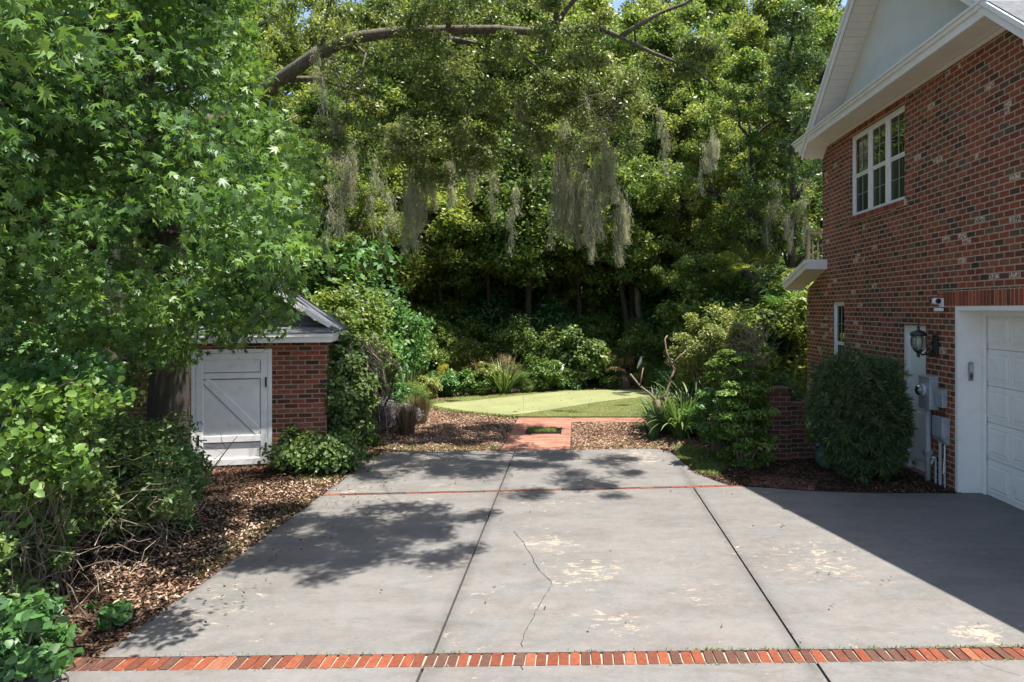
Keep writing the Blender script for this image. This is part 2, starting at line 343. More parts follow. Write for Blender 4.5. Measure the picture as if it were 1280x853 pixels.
def leaf_shape(kind):
    if kind == 'star':
        vs = [(0, .02, .0)]; order = []
        angs = [-75, -38, 0, 38, 75]; rr = [.72, .95, 1.08, .95, .72]
        pts = [(0, -.28, .02)]
        for i, (a, r) in enumerate(zip(angs, rr)):
            an = R(90 - a); pts.append((r * math.cos(an), r * math.sin(an), -.16 * r))
            if i < 4:
                an2 = R(90 - (a + angs[i + 1]) / 2); pts.append((.38 * math.cos(an2), .38 * math.sin(an2), .03))
        vs += pts; n = len(pts)
        return np.array(vs), np.array([(0, 1 + (i + 1) % n, 1 + i) for i in range(n)])
    if kind == 'oval':
        vs = [(0, -1, 0), (-.36, -.35, .1), (-.34, .35, .08), (0, 1, -.1), (.34, .35, .08), (.36, -.35, .1)]
        return np.array(vs), np.array([(0, 1, 2, 3), (3, 4, 5, 0)][::1])
    if kind == 'round':
        vs = [(0, -.75, 0), (-.62, -.35, .12), (-.55, .4, .08), (0, 1, -.12), (.55, .4, .08), (.62, -.35, .12)]
        return np.array(vs), np.array([(0, 1, 2, 3), (3, 4, 5, 0)])
    if kind == 'needle':
        vs = [(-.09, -1, 0), (.09, -1, 0), (.11, 0, .08), (0, 1, -.05), (-.11, 0, .08)]
        vs = [(-.08, -1, 0), (.08, -1, 0), (.13, .1, .06), (-.02, 1, -.12)]
        return np.array(vs), np.array([(0, 1, 2, 3)])
    vs = [(0, -1, 0), (-.48, 0, .12), (0, 1, -.05), (.48, 0, .1)]
    return np.array(vs), np.array([(0, 1, 2, 3)])

def leaves(name, P, size, mat, parent, kind='quad', up=.6, out=None, rs=None, jitter=.35, tone=None, down=0.):
    """one mesh of leaves at points P; normals lean up/outwards"""
    rs = rs or np.random.RandomState(1); N = len(P); tv, tf = leaf_shape(kind)
    n = rs.normal(size=(N, 3)); n /= np.linalg.norm(n, axis=1)[:, None]
    n[:, 2] += up
    if out is not None: n += out
    n /= np.linalg.norm(n, axis=1)[:, None] + 1e-9
    d = rs.normal(size=(N, 3)); d[:, 2] -= down; d -= n * (d * n).sum(1)[:, None]; d /= np.linalg.norm(d, axis=1)[:, None] + 1e-9
    x = np.cross(d, n); s = size * (1 + jitter * (rs.rand(N) * 2 - 1))
    V = P[:, None, :] + s[:, None, None] * (tv[None, :, 0, None] * x[:, None] + tv[None, :, 1, None] * d[:, None] + tv[None, :, 2, None] * n[:, None])
    F = tf[None] + (np.arange(N) * len(tv))[:, None, None]
    if tone is None: tone = rs.rand(N)
    T = np.repeat(np.clip(tone, 0, 1), len(tf))
    return npmesh(name, V.reshape(-1, 3), F.reshape(-1, tf.shape[1]), T, mat, parent)

def blades(name, n, length, width, mat, parent, spread=.9, base=.12, segs=5, droop=1.1, up=1.2, rs=None, P0=None, tonev=None, thick=0.):
    """arching straps fanning out of a clump"""
    rs = rs or np.random.RandomState(3)
    az = rs.rand(n) * 2 * np.pi; L = length * (.6 + .5 * rs.rand(n)); sp = spread * (.25 + .9 * rs.rand(n))
    b = np.stack([np.cos(az), np.sin(az), np.zeros(n)], 1)
    if P0 is None: P0 = b * (base * rs.rand(n))[:, None]
    tt = np.linspace(0, 1, segs + 1); el = up - (droop * (tt[None] ** 1.3)) * (.6 + .8 * rs.rand(n))[:, None] * sp[:, None]
    el = el - (sp * .5)[:, None]
    P = np.zeros((n, segs + 1, 3)); P[:, 0] = P0; side = np.stack([-b[:, 1], b[:, 0], np.zeros(n)], 1)
    for i in range(segs):
        st = (L / segs)[:, None]; P[:, i + 1] = P[:, i] + st * (b * np.cos(el[:, i])[:, None] + np.array([0, 0, 1.]) * np.sin(el[:, i])[:, None])
    w = width * (.55 + .45 * np.sin(np.pi * np.clip(tt * .8 + .15, 0, 1))) * np.where(tt > .99, .1, 1)
    A = P - side[:, None] * w[None, :, None] * .5; B = P + side[:, None] * w[None, :, None] * .5
    V = np.stack([A, B], 2).reshape(-1, 3); k = 2 * (segs + 1)
    q = np.array([(2 * i, 2 * i + 1, 2 * i + 3, 2 * i + 2) for i in range(segs)])
    F = (q[None] + (np.arange(n) * k)[:, None, None]).reshape(-1, 4)
    T = np.repeat(rs.rand(n) if tonev is None else tonev, segs)
    return npmesh(name, V, F, T, mat, parent)

def clump_points(rs, C, Rr, per, flat=.6, power=.5):
    """points packed round clump centres; returns points, outward dirs, clump ids"""
    k = len(C); idx = np.repeat(np.arange(k), per); d = rs.normal(size=(len(idx), 3)); d /= np.linalg.norm(d, axis=1)[:, None]
    r = rs.rand(len(idx)) ** power; off = d * (r * Rr[idx])[:, None]; off[:, 2] *= flat
    return C[idx] + off, d, idx
def branch_pts(a, b, rs, n=5, wob=.12, sag=.0):
    a = Vector(a); b = Vector(b); L = (b - a).length; out = []
    for i in range(n + 1):
        u = i / n; p = a.lerp(b, u); w = math.sin(math.pi * u) * L * wob
        p = p + Vector((rs.uniform(-1, 1) * w * .6, rs.uniform(-1, 1) * w * .6, w * .6 + rs.uniform(-.4, .4) * w)) if 0 < i < n else p
        out.append(p)
    return out

# ---------------------------------------------------------------- the setting
def sheet(name, polys, z, mat, label=None, th=None):
    mb = MB()
    for p in polys:
        if th: mb.prism([(x, y, z) for x, y in p], (0, 0, -th))
        else: mb.add([(x, y, z) for x, y in p], [tuple(range(len(p)))])
    o = mb.build(name, mat); return tag(o, kind='structure', label=label)
sheet('ground', [[(-250, -60), (250, -60), (250, 400), (-250, 400)]], 0, M['soil'])
# concrete pads, 3 cm proud; joints are real gaps over a dark bed
def arc(pts, n=6):  # smooth a corner list with quadratic curve
    a, b, c = [Vector((*p, 0)) for p in pts]
    return [tuple(((1 - t) ** 2 * a + 2 * t * (1 - t) * b + t * t * c)[:2]) for t in [i / n for i in range(n + 1)]]
ZD = .035
def xl(y): return -3.25 + (y - 4.7) * .004
def j1(y): return -.98 + (y - 4.75) * -.006
def j2(y): return 1.56 + (y - 4.75) * .0
def yf(x): return 4.715 + x * .023 + .0          # far side of the front brick strip
def yc(x): return 8.985 + x * .085               # crossing brick strip
g = .009
pads = []
pads.append([(xl(4.7), yf(-3.25)), (j1(5) - g, yf(-1)), (j1(8.9) - g, yc(-1) - .055), (xl(8.7), yc(-3.2) - .055)])
pads.append([(j1(5) + g, yf(-1)), (j2(5) - g, yf(1.5)), (j2(9) - g, yc(1.5) - .055), (j1(8.9) + g, yc(-1) - .055)])
pads.append([(j2(5) + g, yf(1.5)), (7.2, yf(7.2)), (7.2, 4.6), (5.3, 4.6), (5.3, 8.8), (4.9, 8.8)] + arc([(4.4, 8.78), (3.2, 8.78), (2.75, 8.98)], 5) + [(2.35, 9.12), (j2(9) + g, yc(1.56) - .055)])
pads[2] = [(j2(5) + g, yf(1.5)), (5.26, yf(5.2)), (5.26, 8.78)] + arc([(4.4, 8.78), (3.2, 8.74), (2.6, 9.02)], 6) + [(2.15, 9.12), (j2(9) + g, yc(1.56) - .055)]
left = [(xl(8.9), yc(-3.2) + .03), (j1(9) - g, yc(-1) + .03), (j1(11) - g, 11.43)] + [(-1.6, 11.42)] + arc([(-2.7, 11.36), (-3.27, 11.3), (-3.33, 10.7)])
right = [(j1(9) + g, yc(-1) + .03), (2.05, yc(2.05) + .03)] + arc([(1.95, 9.35), (1.72, 9.8), (1.66, 10.5)], 5) + arc([(1.62, 10.9), (1.58, 11.62), (1.15, 11.62)], 6) + [(j1(11) + g, 11.44)]
pads += [left, right]
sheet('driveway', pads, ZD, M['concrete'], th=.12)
fr = [[(-3.6, 4.555 - .083), (-1.02 , 4.53), (-1.02, -8), (-14, -8), (-14, 2.8), (-3.9, 4.2)], [(-1.0, 4.53), (1.6, 4.59), (1.6, -8), (-1.0, -8)], [(1.62, 4.59), (12, 4.83), (12, -8), (1.62, -8)]]
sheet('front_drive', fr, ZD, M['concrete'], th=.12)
sheet('joint_bed', [[(-3.2, 4.5), (5.2, 4.7), (5.2, 8.7), (2.0, 9.1), (1.55, 11.3), (-3.1, 11.2)], [(-3.3, -7.8), (11, -7.8), (11, 4.7), (-3.3, 4.5)]], .004, M['gap'])

# brick edging strips, every brick cut separately
def brick_strip(name, x0, x1, ya, yb, pitch, lay='across', mort=True, z=ZD + .004):
    rs = random.Random(5); mb = MB(); x = x0
    while x < x1:
        w = pitch * rs.uniform(.95, 1.05); a = rs.uniform(-.006, .006); gp = .0055
        y0 = ya(x) + .006 + rs.uniform(-.003, .004); y1 = yb(x) - .010 + rs.uniform(-.008, .004); h = z + rs.uniform(-.003, .003)
        x1b = x + w
        vs = [(x + gp, y0, -.03), (x1b - gp, y0, -.03), (x1b - gp + a, y1, -.03), (x + gp + a, y1, -.03)]
        vs = vs + [(p[0], p[1], h) for p in vs]
        mb.hexa(vs, rs.random()); x = x1b
    return tag(mb.build(name, M['edge_brick'], bevel=.004), kind='structure')
brick_strip('brick_edging', -3.42, 6.6, lambda x: yf(x) - .185, lambda x: yf(x), .0755)
sheet('edging_mortar', [[(-3.42, yf(-3.42) - .182), (6.6, yf(6.6) - .182), (6.6, yf(6.6) - .022), (-3.42, yf(-3.42) - .022)]], ZD - .006, M['mortar'])
brick_strip('cross_edging', -3.22, 2.08, lambda x: yc(x) - .045, lambda x: yc(x) + .025, .205, z=ZD + .002)
# hairline cracks in the middle pad: thin dark wedges
def crack(pts, w, name='crack'):
    mb = MB(); rs = random.Random(2); P = []
    for (a, b) in zip(pts[:-1], pts[1:]):
        n = max(2, int(math.dist(a, b) / .05))
        for i in range(n): u = i / n; P.append((a[0] + (b[0] - a[0]) * u + rs.uniform(-.009, .009), a[1] + (b[1] - a[1]) * u + rs.uniform(-.008, .008)))
    P.append(pts[-1])
    vs = []
    for i, p in enumerate(P):
        ww = w * rs.uniform(.35, 1.3); vs += [(p[0] - ww / 2, p[1], ZD + .003), (p[0] + ww / 2, p[1], ZD + .003)]
    mb.add(vs, [(2 * i, 2 * i + 1, 2 * i + 3, 2 * i + 2) for i in range(len(P) - 1)])
    return tag(mb.build(name, M['gap']), kind='structure')
G = lambda px, py: ((px - 720) * 2.4 / (py - 387), 2047 / (py - 387))
crack([G(652, 816), G(654, 800), G(664, 782), G(678, 756), G(690, 734), G(682, 726), G(672, 716), G(664, 700), G(652, 680), G(642, 668)], .006)
crack([G(652, 845), G(653, 832)], .006)
crack([G(1218, 830), G(1240, 842), G(1276, 852)], .004)

# putting green, path
def outline(pts, n=5):  # Catmull-Rom closed
    out = []; N = len(pts)
    for i in range(N):
        p0, p1, p2, p3 = [Vector((*pts[(i + k - 1) % N], 0)) for k in range(4)]
        for k in range(n):
            t = k / n
            p = .5 * ((2 * p1) + (p2 - p0) * t + (2 * p0 - 5 * p1 + 4 * p2 - p3) * t * t + (3 * p1 - p0 - 3 * p2 + p3) * t ** 3)
            out.append((p.x, p.y))
    return out
fringe = outline([G(536, 508), G(556, 515), G(610, 521), (-1.3, 14.98), (0, 14.96), (2.4, 14.96), (5, 15.0), (7.2, 16), (7.6, 18), (6.3, 20.2), (3, 20.9), (1, 20.8), (-.6, 20.0), (-2.2, 19.0), (-3.4, 17.8)])
inner = outline([G(541, 509.0), G(575, 516), G(620, 521.3), G(650, 521), G(700, 513.5), G(760, 504), G(830, 497), G(880, 495), (6.0, 18.6), (5.0, 19.8), G(820, 489.8), G(720, 491.3), G(650, 497.5), G(590, 504)])
mb = MB()
rs_ = random.Random(3)
c0 = (0.5, 17.8); rings = [(1.0, .012), (.985, .05), (.9, .085), (0.75, .09)]
sheet('lawn_fringe', [fringe], .055, M['fringe'], th=.05)
sheet('putting_green', [inner], .061, M['turf'])
sheet('brick_path', [[(-1.26, 11.47), (-.10, 11.47), (-.10, 14.35), (-1.26, 14.35)], [(-1.26, 14.35), (3.4, 14.35), (3.4, 14.97), (-1.26, 14.97)]], .028, M['paver'], th=.05)
sheet('stepping_pavers', [[(2.42, 9.22), (3.15, 9.02), (3.35, 9.42), (2.9, 9.75), (2.45, 9.7)], [(3.4, 9.55), (3.95, 9.35), (4.2, 9.9), (3.5, 10.05)]], .03, M['paver_dark'], th=.05)
o = sheet('shed_threshold', [[(-5.3, 9.75), (-4.55, 9.92), (-4.65, 10.3), (-5.4, 10.15)]], .03, M['paver'], th=.05)

# ---------------------------------------------------------------- brick house on the right
HX = 4.93
house = empty('brick_house', (HX, 9, 0), 0, 'two-storey red brick house with white eaves and a white garage door, right of the driveway', 'house')
def hobj(mb, name, mat, parent=house, smooth=False, bevel=0.):
    # geometry is written in world metres; shift it to the parent's base
    o = mb.build(name, mat, None, smooth, bevel)
    return shift(o, parent)
def shift(o, parent):
    o.data.transform(Matrix.Translation(-house.location)); o.parent = parent; return o
def wall_yz(mb, X, ya, yb, za, zb, holes, reveal):
    ys = sorted({ya, yb, *[h[0] for h in holes], *[h[1] for h in holes]}); zs = sorted({za, zb, *[h[2] for h in holes], *[h[3] for h in holes]})
    for y0, y1 in zip(ys, ys[1:]):
        for z0, z1 in zip(zs, zs[1:]):
            cy, cz = (y0 + y1) / 2, (z0 + z1) / 2
            if any(h[0] < cy < h[1] and h[2] < cz < h[3] for h in holes): continue
            mb.add([(X, y0, z0), (X, y0, z1), (X, y1, z1), (X, y1, z0)], [(0, 1, 2, 3)])
    for (y0, y1, z0, z1) in holes:
        r = reveal
        mb.add([(X, y0, z0), (X + r, y0, z0), (X + r, y0, z1), (X, y0, z1)], [(0, 1, 2, 3)])
        mb.add([(X, y1, z0), (X, y1, z1), (X + r, y1, z1), (X + r, y1, z0)], [(0, 1, 2, 3)])
        mb.add([(X, y0, z1), (X + r, y0, z1), (X + r, y1, z1), (X, y1, z1)], [(0, 1, 2, 3)])
        mb.add([(X, y0, z0), (X, y1, z0), (X + r, y1, z0), (X + r, y0, z0)], [(0, 1, 2, 3)])
W1 = (10.22, 12.32, 1.0, 1.0)
win = (10.24, 12.29, 4.05, 5.50)      # upper triple window y0 y1 z0 z1
nwin = (12.55, 13.14, .98, 2.54)      # narrow lower window
sdoor = (9.62, 10.36, .04, 2.17)      # side door
gar = (4.75, 8.82, 0.0, 2.43)         # garage opening
mb = MB()
wall_yz(mb, HX, 4.4, 13.65, -.1, 3.17, [nwin, sdoor, gar], .14)
wall_yz(mb, HX, 7.5, 13.65, 3.17, 5.66, [win], .10)
mb.add([(HX, 4.4, 3.17), (HX, 4.4, 3.2), (HX, 7.5, 5.66), (HX, 7.5, 3.17)], [(0, 1, 2, 3)])
# one-storey rear part with sloping top, other walls
mb.add([(HX, 13.65, -.1), (HX, 13.65, 3.14), (HX, 14.55, 2.83), (HX, 14.55, -.1)], [(0, 1, 2, 3)])
mb.add([(HX, 14.55, -.1), (HX, 14.55, 2.83), (14, 14.55, 2.83), (14, 14.55, -.1)], [(0, 1, 2, 3)])
mb.add([(HX, 13.65, 2.8), (HX, 13.65, 5.66), (14, 13.65, 5.66), (14, 13.65, 2.8)], [(0, 1, 2, 3)])
mb.add([(HX, 4.4, -.1), (14, 4.4, -.1), (14, 4.4, 3.2), (HX, 4.4, 3.2)], [(0, 1, 2, 3)])
mb.add([(14, 4.4, -.1), (14, 14.55, -.1), (14, 14.55, 2.8), (14, 4.4, 3.2)], [(0, 1, 2, 3)])
hobj(mb, 'wall', M['brick'])
# gable end above the cornice
mb = MB(); zr = lambda y: -.21 + .8 * y; zf = lambda y: 5.88 + .8 * (13.2 - y); PK = 10.4
mb.add([(HX - .01, 7.5, 5.70), (HX - .01, PK, zr(PK) - .12), (HX - .01, 13.4, 5.70)], [(0, 1, 2)])
hobj(mb, 'gable', M['stucco'])
XR = 4.5
def rake(fn, y0, y1, x=XR - .008, d=.17, t=.035, mat='white', nm='rake_board', off=0.):
    mb = MB(); a, b = fn(y0) + off, fn(y1) + off
    mb.hexa([(x, y0, a - d), (x + t, y0, a - d), (x + t, y1, b - d), (x, y1, b - d), (x, y0, a), (x + t, y0, a), (x + t, y1, b), (x, y1, b)])
    return hobj(mb, nm, M[mat], bevel=.006)
rake(zr, 4.0, PK); rake(zf, PK, 13.62)
rake(zr, 4.0, PK, XR - .044, .07, .034, off=.012, nm='rake_trim'); rake(zf, PK, 13.66, XR - .044, .07, .034, off=.012, nm='rake_trim')
for fn, y0, y1 in ((zr, 4.0, PK), (zf, PK, 13.6)):      # sloping soffits with board lines
    mb = MB(); n = 30
    for i in range(n):
        a, b = y0 + (y1 - y0) * i / n, y0 + (y1 - y0) * (i + 1) / n - .008
        mb.hexa([(XR + .036, a, fn(a) - .165), (HX - .012, a, fn(a) - .165), (HX - .012, b, fn(b) - .165), (XR + .036, b, fn(b) - .165)] + [(XR + .036, a, fn(a) - .15), (HX - .012, a, fn(a) - .15), (HX - .012, b, fn(b) - .15), (XR + .036, b, fn(b) - .15)])
    hobj(mb, 'soffit', M['soffit'])
mb = MB()  # roof slopes
for fn, y0, y1 in ((zr, 3.95, PK), (zf, PK, 13.75)):
    mb.hexa([(XR - .02, y0, fn(y0) + .002), (14.4, y0, fn(y0) + .002), (14.4, y1, fn(y1) + .002), (XR - .02, y1, fn(y1) + .002)] + [(XR - .02, y0, fn(y0) + .03), (14.4, y0, fn(y0) + .03), (14.4, y1, fn(y1) + .03), (XR - .02, y1, fn(y1) + .03)])
hobj(mb, 'roof', M['shingle'])
# level cornice along the wall: frieze, boxed soffit, crown and sloped cap
mb = MB(); Y0, Y1 = 7.42, 14.05
mb.box((XR, Y0, 5.64), (XR + .03, Y1, 5.74)); mb.box((XR - .03, Y0, 5.742), (XR + .03, Y1 + .03, 5.79)); mb.box((XR - .055, Y0, 5.792), (XR + .03, Y1 + .055, 5.82))
mb.box((XR + .031, Y1 - .03, 5.642), (HX, Y1, 5.79)); mb.box((XR + .031, Y1 + .001, 5.70), (HX, Y1 + .03, 5.79)); mb.box((XR + .031, Y0, 5.79), (HX - .012, Y1 + .05, 5.822)); mb.box((XR + .031, Y0 + .001, 5.642), (HX - .001, Y0 + .028, 5.789)); mb.box((HX - .009, 6.9, 5.3), (HX - .001, 7.52, 5.72))
hobj(mb, 'cornice', M['white'], bevel=.005)
mb = MB(); n = 66
for i in range(n):
    a, b = Y0 + (Y1 - .032 - Y0) * i / n, Y0 + (Y1 - .032 - Y0) * (i + 1) / n - .006
    mb.box((XR + .032, a, 5.655), (HX - .022, b, 5.67))
hobj(mb, 'soffit', M['soffit'])
mb = MB(); mb.box((HX - .02, 7.5, 5.60), (HX - .002, 13.65, 5.653)); hobj(mb, 'frieze_board', M['soffit'])
# lean-to end over the rear corner
mb = MB()
q = lambda y: 3.36 - (y - 13.38) * .255
def slab(mb, x0, x1, y0, y1, d0, d1):
    mb.hexa([(x0, y0, q(y0) - d0), (x1, y0, q(y0) - d0), (x1, y1, q(y1) - d0), (x0, y1, q(y1) - d0), (x0, y0, q(y0) - d1), (x1, y0, q(y0) - d1), (x1, y1, q(y1) - d1), (x0, y1, q(y1) - d1)])
slab(mb, XR, XR + .03, 13.38, 14.78, .17, 0); slab(mb, XR - .03, XR - .001, 13.36, 14.8, .07, -.01); slab(mb, XR + .031, HX - .002, 13.38, 13.41, .17, 0); slab(mb, XR + .031, HX - .002, 14.75, 14.78, .2, 0)
slab(mb, XR + .031, 14, 13.66, 14.8, -.001, -.03)
slab(mb, XR + .031, HX - .002, 13.412, 13.66, -.001, -.03)
hobj(mb, 'rear_cornice', M['white'], bevel=.005)
mb = MB(); slab(mb, XR + .032, HX - .003, 13.412, 14.748, .16, .145); hobj(mb, 'soffit', M['soffit'])
# balcony railing over the rear part
rail = MB(); rail.box((4.86, 14.28, 3.98), (6.9, 14.34, 4.03)); rail.box((4.86, 14.29, 3.34), (6.9, 14.33, 3.37)); rail.box((4.84, 14.27, 3.12), (4.90, 14.35, 4.08))
for i in range(18): x = 4.95 + i * .105; rail.box((x, 14.30, 3.36), (x + .03, 14.33, 3.985))
hobj(rail, 'balcony_railing', M['timber'])

# windows
def sash(parent, X, y0, y1, z0, z1, glass, muntin=(2, 2), fw=.03, name='sash'):
    mb = MB(); d = .03
    mb.box((X, y0, z0), (X + d, y0 + fw, z1)); mb.box((X, y1 - fw, z0), (X + d, y1, z1))
    mb.box((X, y0 + fw, z0), (X + d, y1 - fw, z0 + fw)); mb.box((X, y0 + fw, z1 - fw), (X + d, y1 - fw, z1))
    o = hobj(mb, 'sash', M['white'], parent, bevel=.003)
    mb = MB(); cy, cz = (y0 + y1) / 2, (z0 + z1) / 2
    mb.box((X + .006, cy - .004, z0 + fw), (X + .0145, cy + .004, z1 - fw))
    mb.box((X + .007, y0 + fw, cz - .004), (X + .014, y1 - fw, cz + .004)); hobj(mb, 'muntin', M['pvc'], parent)
    mb = MB(); mb.box((X + .016, y0 + fw, z0 + fw), (X + .0185, y1 - fw, z1 - fw)); hobj(mb, 'pane', M[glass], parent)
def window(y0, y1, z0, z1, cols, rec, label=None):
    w = MB(); X = HX + rec
    fw = .045
    w.box((X, y0, z0), (X + .06, y0 + fw, z1)); w.box((X, y1 - fw, z0), (X + .06, y1, z1)); w.box((X, y0 + fw, z0), (X + .06, y1 - fw, z0 + fw)); w.box((X, y0 + fw, z1 - fw), (X + .06, y1 - fw, z1))
    cw = (y1 - y0 - 2 * fw) / cols
    for i in range(1, cols): w.box((X - .004, y0 + fw + cw * i - .035, z0 + fw), (X + .06, y0 + fw + cw * i + .035, z1 - fw))
    f = hobj(w, 'window', M['white'], bevel=.004)
    if label: f['label'] = label
    zm = (z0 + z1) / 2 + (z1 - z0) * .0
    for i in range(cols):
        a = y0 + fw + cw * i + (.036 if i else .001); b = y0 + fw + cw * (i + 1) - (.036 if i < cols - 1 else .001)
        sash(f, X + .022, a, b, zm + .002, z1 - fw - .001, 'pane'); sash(f, X + .03, a, b, z0 + fw + .001, zm - .002, 'screen')
    # curtains hanging inside, dark room behind
    mb = MB(); rs = random.Random(int(y0 * 10)); n = 90; vs = []
    for i in range(n + 1):
        y = y0 - .05 + (y1 - y0 + .1) * i / n; x = X + .10 + .02 * math.sin(y * 60) + rs.uniform(-.006, .006); vs += [(x, y, z0 - .1), (x, y, z1 + .1)]
    mb.add(vs, [(2 * i, 2 * i + 1, 2 * i + 3, 2 * i + 2) for i in range(n) if (i * cols / n) % 1 < .42 or (i * cols / n) % 1 > .8]); hobj(mb, 'curtain', M['curtain'], f)
    mb = MB(); mb.box((X + .5, y0 - .5, z0 - .5), (X + .52, y1 + .5, z1 + .5)); hobj(mb, 'room_wall', M['dark_room'], f)
    return f
window(*win, 3, .045, 'white triple window with six sashes in the upper storey')
window(*nwin, 1, .035, 'narrow white window low on the wall')
# rowlock sill and lintels of upright bricks, a few mm proud
def soldiers(y0, y1, z0, z1, proud, name='lintel', pitch=.0745):
    mb = MB(); rs = random.Random(9); y = y0
    while y < y1 - .02:
        mb.box((HX - proud - rs.uniform(0, .003), y + .008, z0 + .006), (HX + .01, min(y + pitch, y1) - .008, z1 - .006), rs.random()); y += pitch
    o = hobj(mb, name, M['soldier'], bevel=.003)
    mb = MB(); mb.box((HX - proud + .006, y0, z0), (HX + .01, y1, z1)); hobj(mb, 'mortar_bed', M['mortar_dark']); return o
soldiers(4.75, 9.3, 2.44, 2.64, .014); soldiers(10.18, 12.35, 3.955, 4.047, .045, 'window_sill')
soldiers(10.2, 12.33, 5.503, 5.60, .012)
# garage door set back in its white jamb
gd = MB(); gx = HX + .32
gd.box((HX + .006, 8.80, .03), (gx + .04, 8.832, 2.43)); gd.box((HX - .012, 8.79, .03), (HX + .0055, 8.86, 2.44))
gd.box((HX + .006, 4.75, 2.395), (gx + .04, 8.799, 2.428)); gd.box((HX - .012, 4.75, 2.385), (HX + .0055, 8.789, 2.44))
gd.box((gx - .03, 8.72, .03), (gx - .002, 8.799, 2.394)); gd.box((gx - .03, 4.75, 2.31), (gx - .002, 8.719, 2.394))
hobj(gd, 'garage_surround', M['white'], bevel=.004)
doorp = MB(); doorp.box((gx + .045, 4.7, .03), (gx + .06, 8.8, 2.4)); doorp = hobj(doorp, 'garage_door', M['white'])
sh = 2.33 / 5
for r in range(5):
    mb = MB(); za = .035 + sh * r; zb = za + sh - .006; y = 8.76; pw = .50
    mb.box((gx + .012, 4.72, za), (gx + .044, 8.765, zb))
    k = 0
    while y - pw > 4.7:
        a, b = y - pw + .045, y - .045; c, e = za + .075, zb - .065
        # sunken ring with a raised field
        for (yy0, yy1, zz0, zz1) in ((a - .012, b + .012, c - .012, c), (a - .012, b + .012, e, e + .012), (a - .012, a, c, e), (b, b + .012, c, e)):
            mb.box((gx + .004, yy0, zz0), (gx + .0115, yy1, zz1))
        x0, x1 = gx + .0118, gx + .002
        mb.hexa([(x0, a + .01, c + .01), (x0, b - .01, c + .01), (x0, b - .01, e - .01), (x0, a + .01, e - .01)] + [(x1, a + .035, c + .035), (x1, b - .035, c + .035), (x1, b - .035, e - .035), (x1, a + .035, e - .035)])
        y -= pw
    hobj(mb, 'door_section', M['white'], doorp)
mb = MB(); mb.box((gx - .0015, 8.77, .032), (gx + .05, 8.79, 2.36)); hobj(mb, 'weather_seal', M['black_plastic'])
# side door with white frame
mb = MB(); X = HX + .05
mb.box((X, sdoor[0], .04), (X + .09, sdoor[0] + .09, 2.17)); mb.box((X, sdoor[1] - .11, .04), (X + .09, sdoor[1], 2.17)); mb.box((X, sdoor[0] + .09, 2.07), (X + .09, sdoor[1] - .11, 2.17))
fr_ = hobj(mb, 'door_frame', M['white'], bevel=.004)
mb = MB(); mb.box((X + .05, sdoor[0] + .092, .05), (X + .08, sdoor[1] - .112, 2.068))
for (a, b) in ((.2, .9), (1.0, 1.95)): mb.box((X + .042, sdoor[0] + .18, a), (X + .0495, sdoor[1] - .2, b))
hobj(mb, 'side_door', M['white'], bevel=.004)

# ---------------------------------------------------------------- things fixed on the house wall
def rooted(name, loc, label, cat, group=None): return empty(name, loc, 0, label, cat, group)
# carriage lantern
L = rooted('wall_lantern', (HX, 9.33, 1.95), 'black carriage lantern with ribbed glass on the brick wall between side door and garage', 'lantern')
mb = MB(); mb.box((-.035, -.06, -.20), (-.004, .06, .10)); mb.box((-.05, -.045, -.16), (-.0355, .045, .06)); mb.build('back_plate', M['metal_dark'], L, bevel=.008)
mb = MB(); mb.tube([(-.04, 0, -.10), (-.12, 0, -.16), (-.20, 0, -.17), (-.25, 0, -.12)], .013, 8); mb.tube([(-.04, 0, -.02), (-.08, 0, .0), (-.13, 0, -.05), (-.12, 0, -.11), (-.16, 0, -.15)], .009, 8); mb.build('bracket', M['metal_dark'], L, True)
cx = -.25
mb = MB(); mb.lathe([(.01, .27), (.014, .22), (.02, .20), (.012, .18), (.03, .165), (.075, .15), (.105, .115), (.11, .095), (.10, .09)], (cx, 0, 0), 16); mb.build('lantern_cap', M['metal_dark'], L, True)
mb = MB(); mb.lathe([(.06, -.10), (.088, -.05), (.095, .02), (.082, .09)], (cx, 0, 0), 14); mb.build('glass', M['lamp_glass'], L, True)
mb = MB()
for k in range(8):
    a = k * math.pi / 4; mb.tube([(cx + r * math.cos(a), r * math.sin(a), h) for r, h in ((.058, -.115), (.094, -.05), (.103, .02), (.09, .09))], .005, 5)
mb.build('cage', M['metal_dark'], L)
mb = MB(); mb.lathe([(.065, -.10), (.05, -.125), (.03, -.14), (.018, -.17), (.026, -.185), (.006, -.21)], (cx, 0, 0), 14); mb.build('lantern_base', M['metal_dark'], L, True)
mb = MB(); mb.lathe([(.012, -.09), (.012, -.02), (.018, 0), (.012, .04), (.002, .055)], (cx, 0, 0), 8); mb.build('bulb', M['plastic_white'], L, True)
# security camera
L = rooted('security_camera', (HX, 9.17, 2.49), 'small white security camera with black lens above the black wall lantern', 'camera')
mb = MB(); mb.box((-.03, -.05, -.06), (-.003, .05, .06)); mb.build('mount_plate', M['plastic_white'], L, bevel=.006)
mb = MB(); mb.tube([(-.03, 0, -.0), (-.07, -.02, .02)], .015, 8); mb.build('mount_arm', M['plastic_white'], L)
mb = MB(); mb.lathe([(.036, -.05), (.043, -.045), (.043, .05), (.036, .055)], (-.11, -.03, .02), 14, 'y'); b = mb.build('camera_body', M['plastic_white'], L, True)
mb = MB(); mb.lathe([(.03, -.066), (.037, -.062), (.037, -.051)], (-.11, -.03, .02), 14, 'y'); mb.build('lens', M['black_plastic'], L, True)
mb = MB(); mb.lathe([(.005, -.0), (.042, .01), (.044, .03), (.03, .045)], (-.125, .03, -.0), 14, 'z'); mb.build('sensor', M['black_plastic'], L, True)
mb = MB(); mb.box((-.10, -.06, -.115), (-.02, .05, -.07)); mb.build('transmitter', M['plastic_white'], L, bevel=.006)
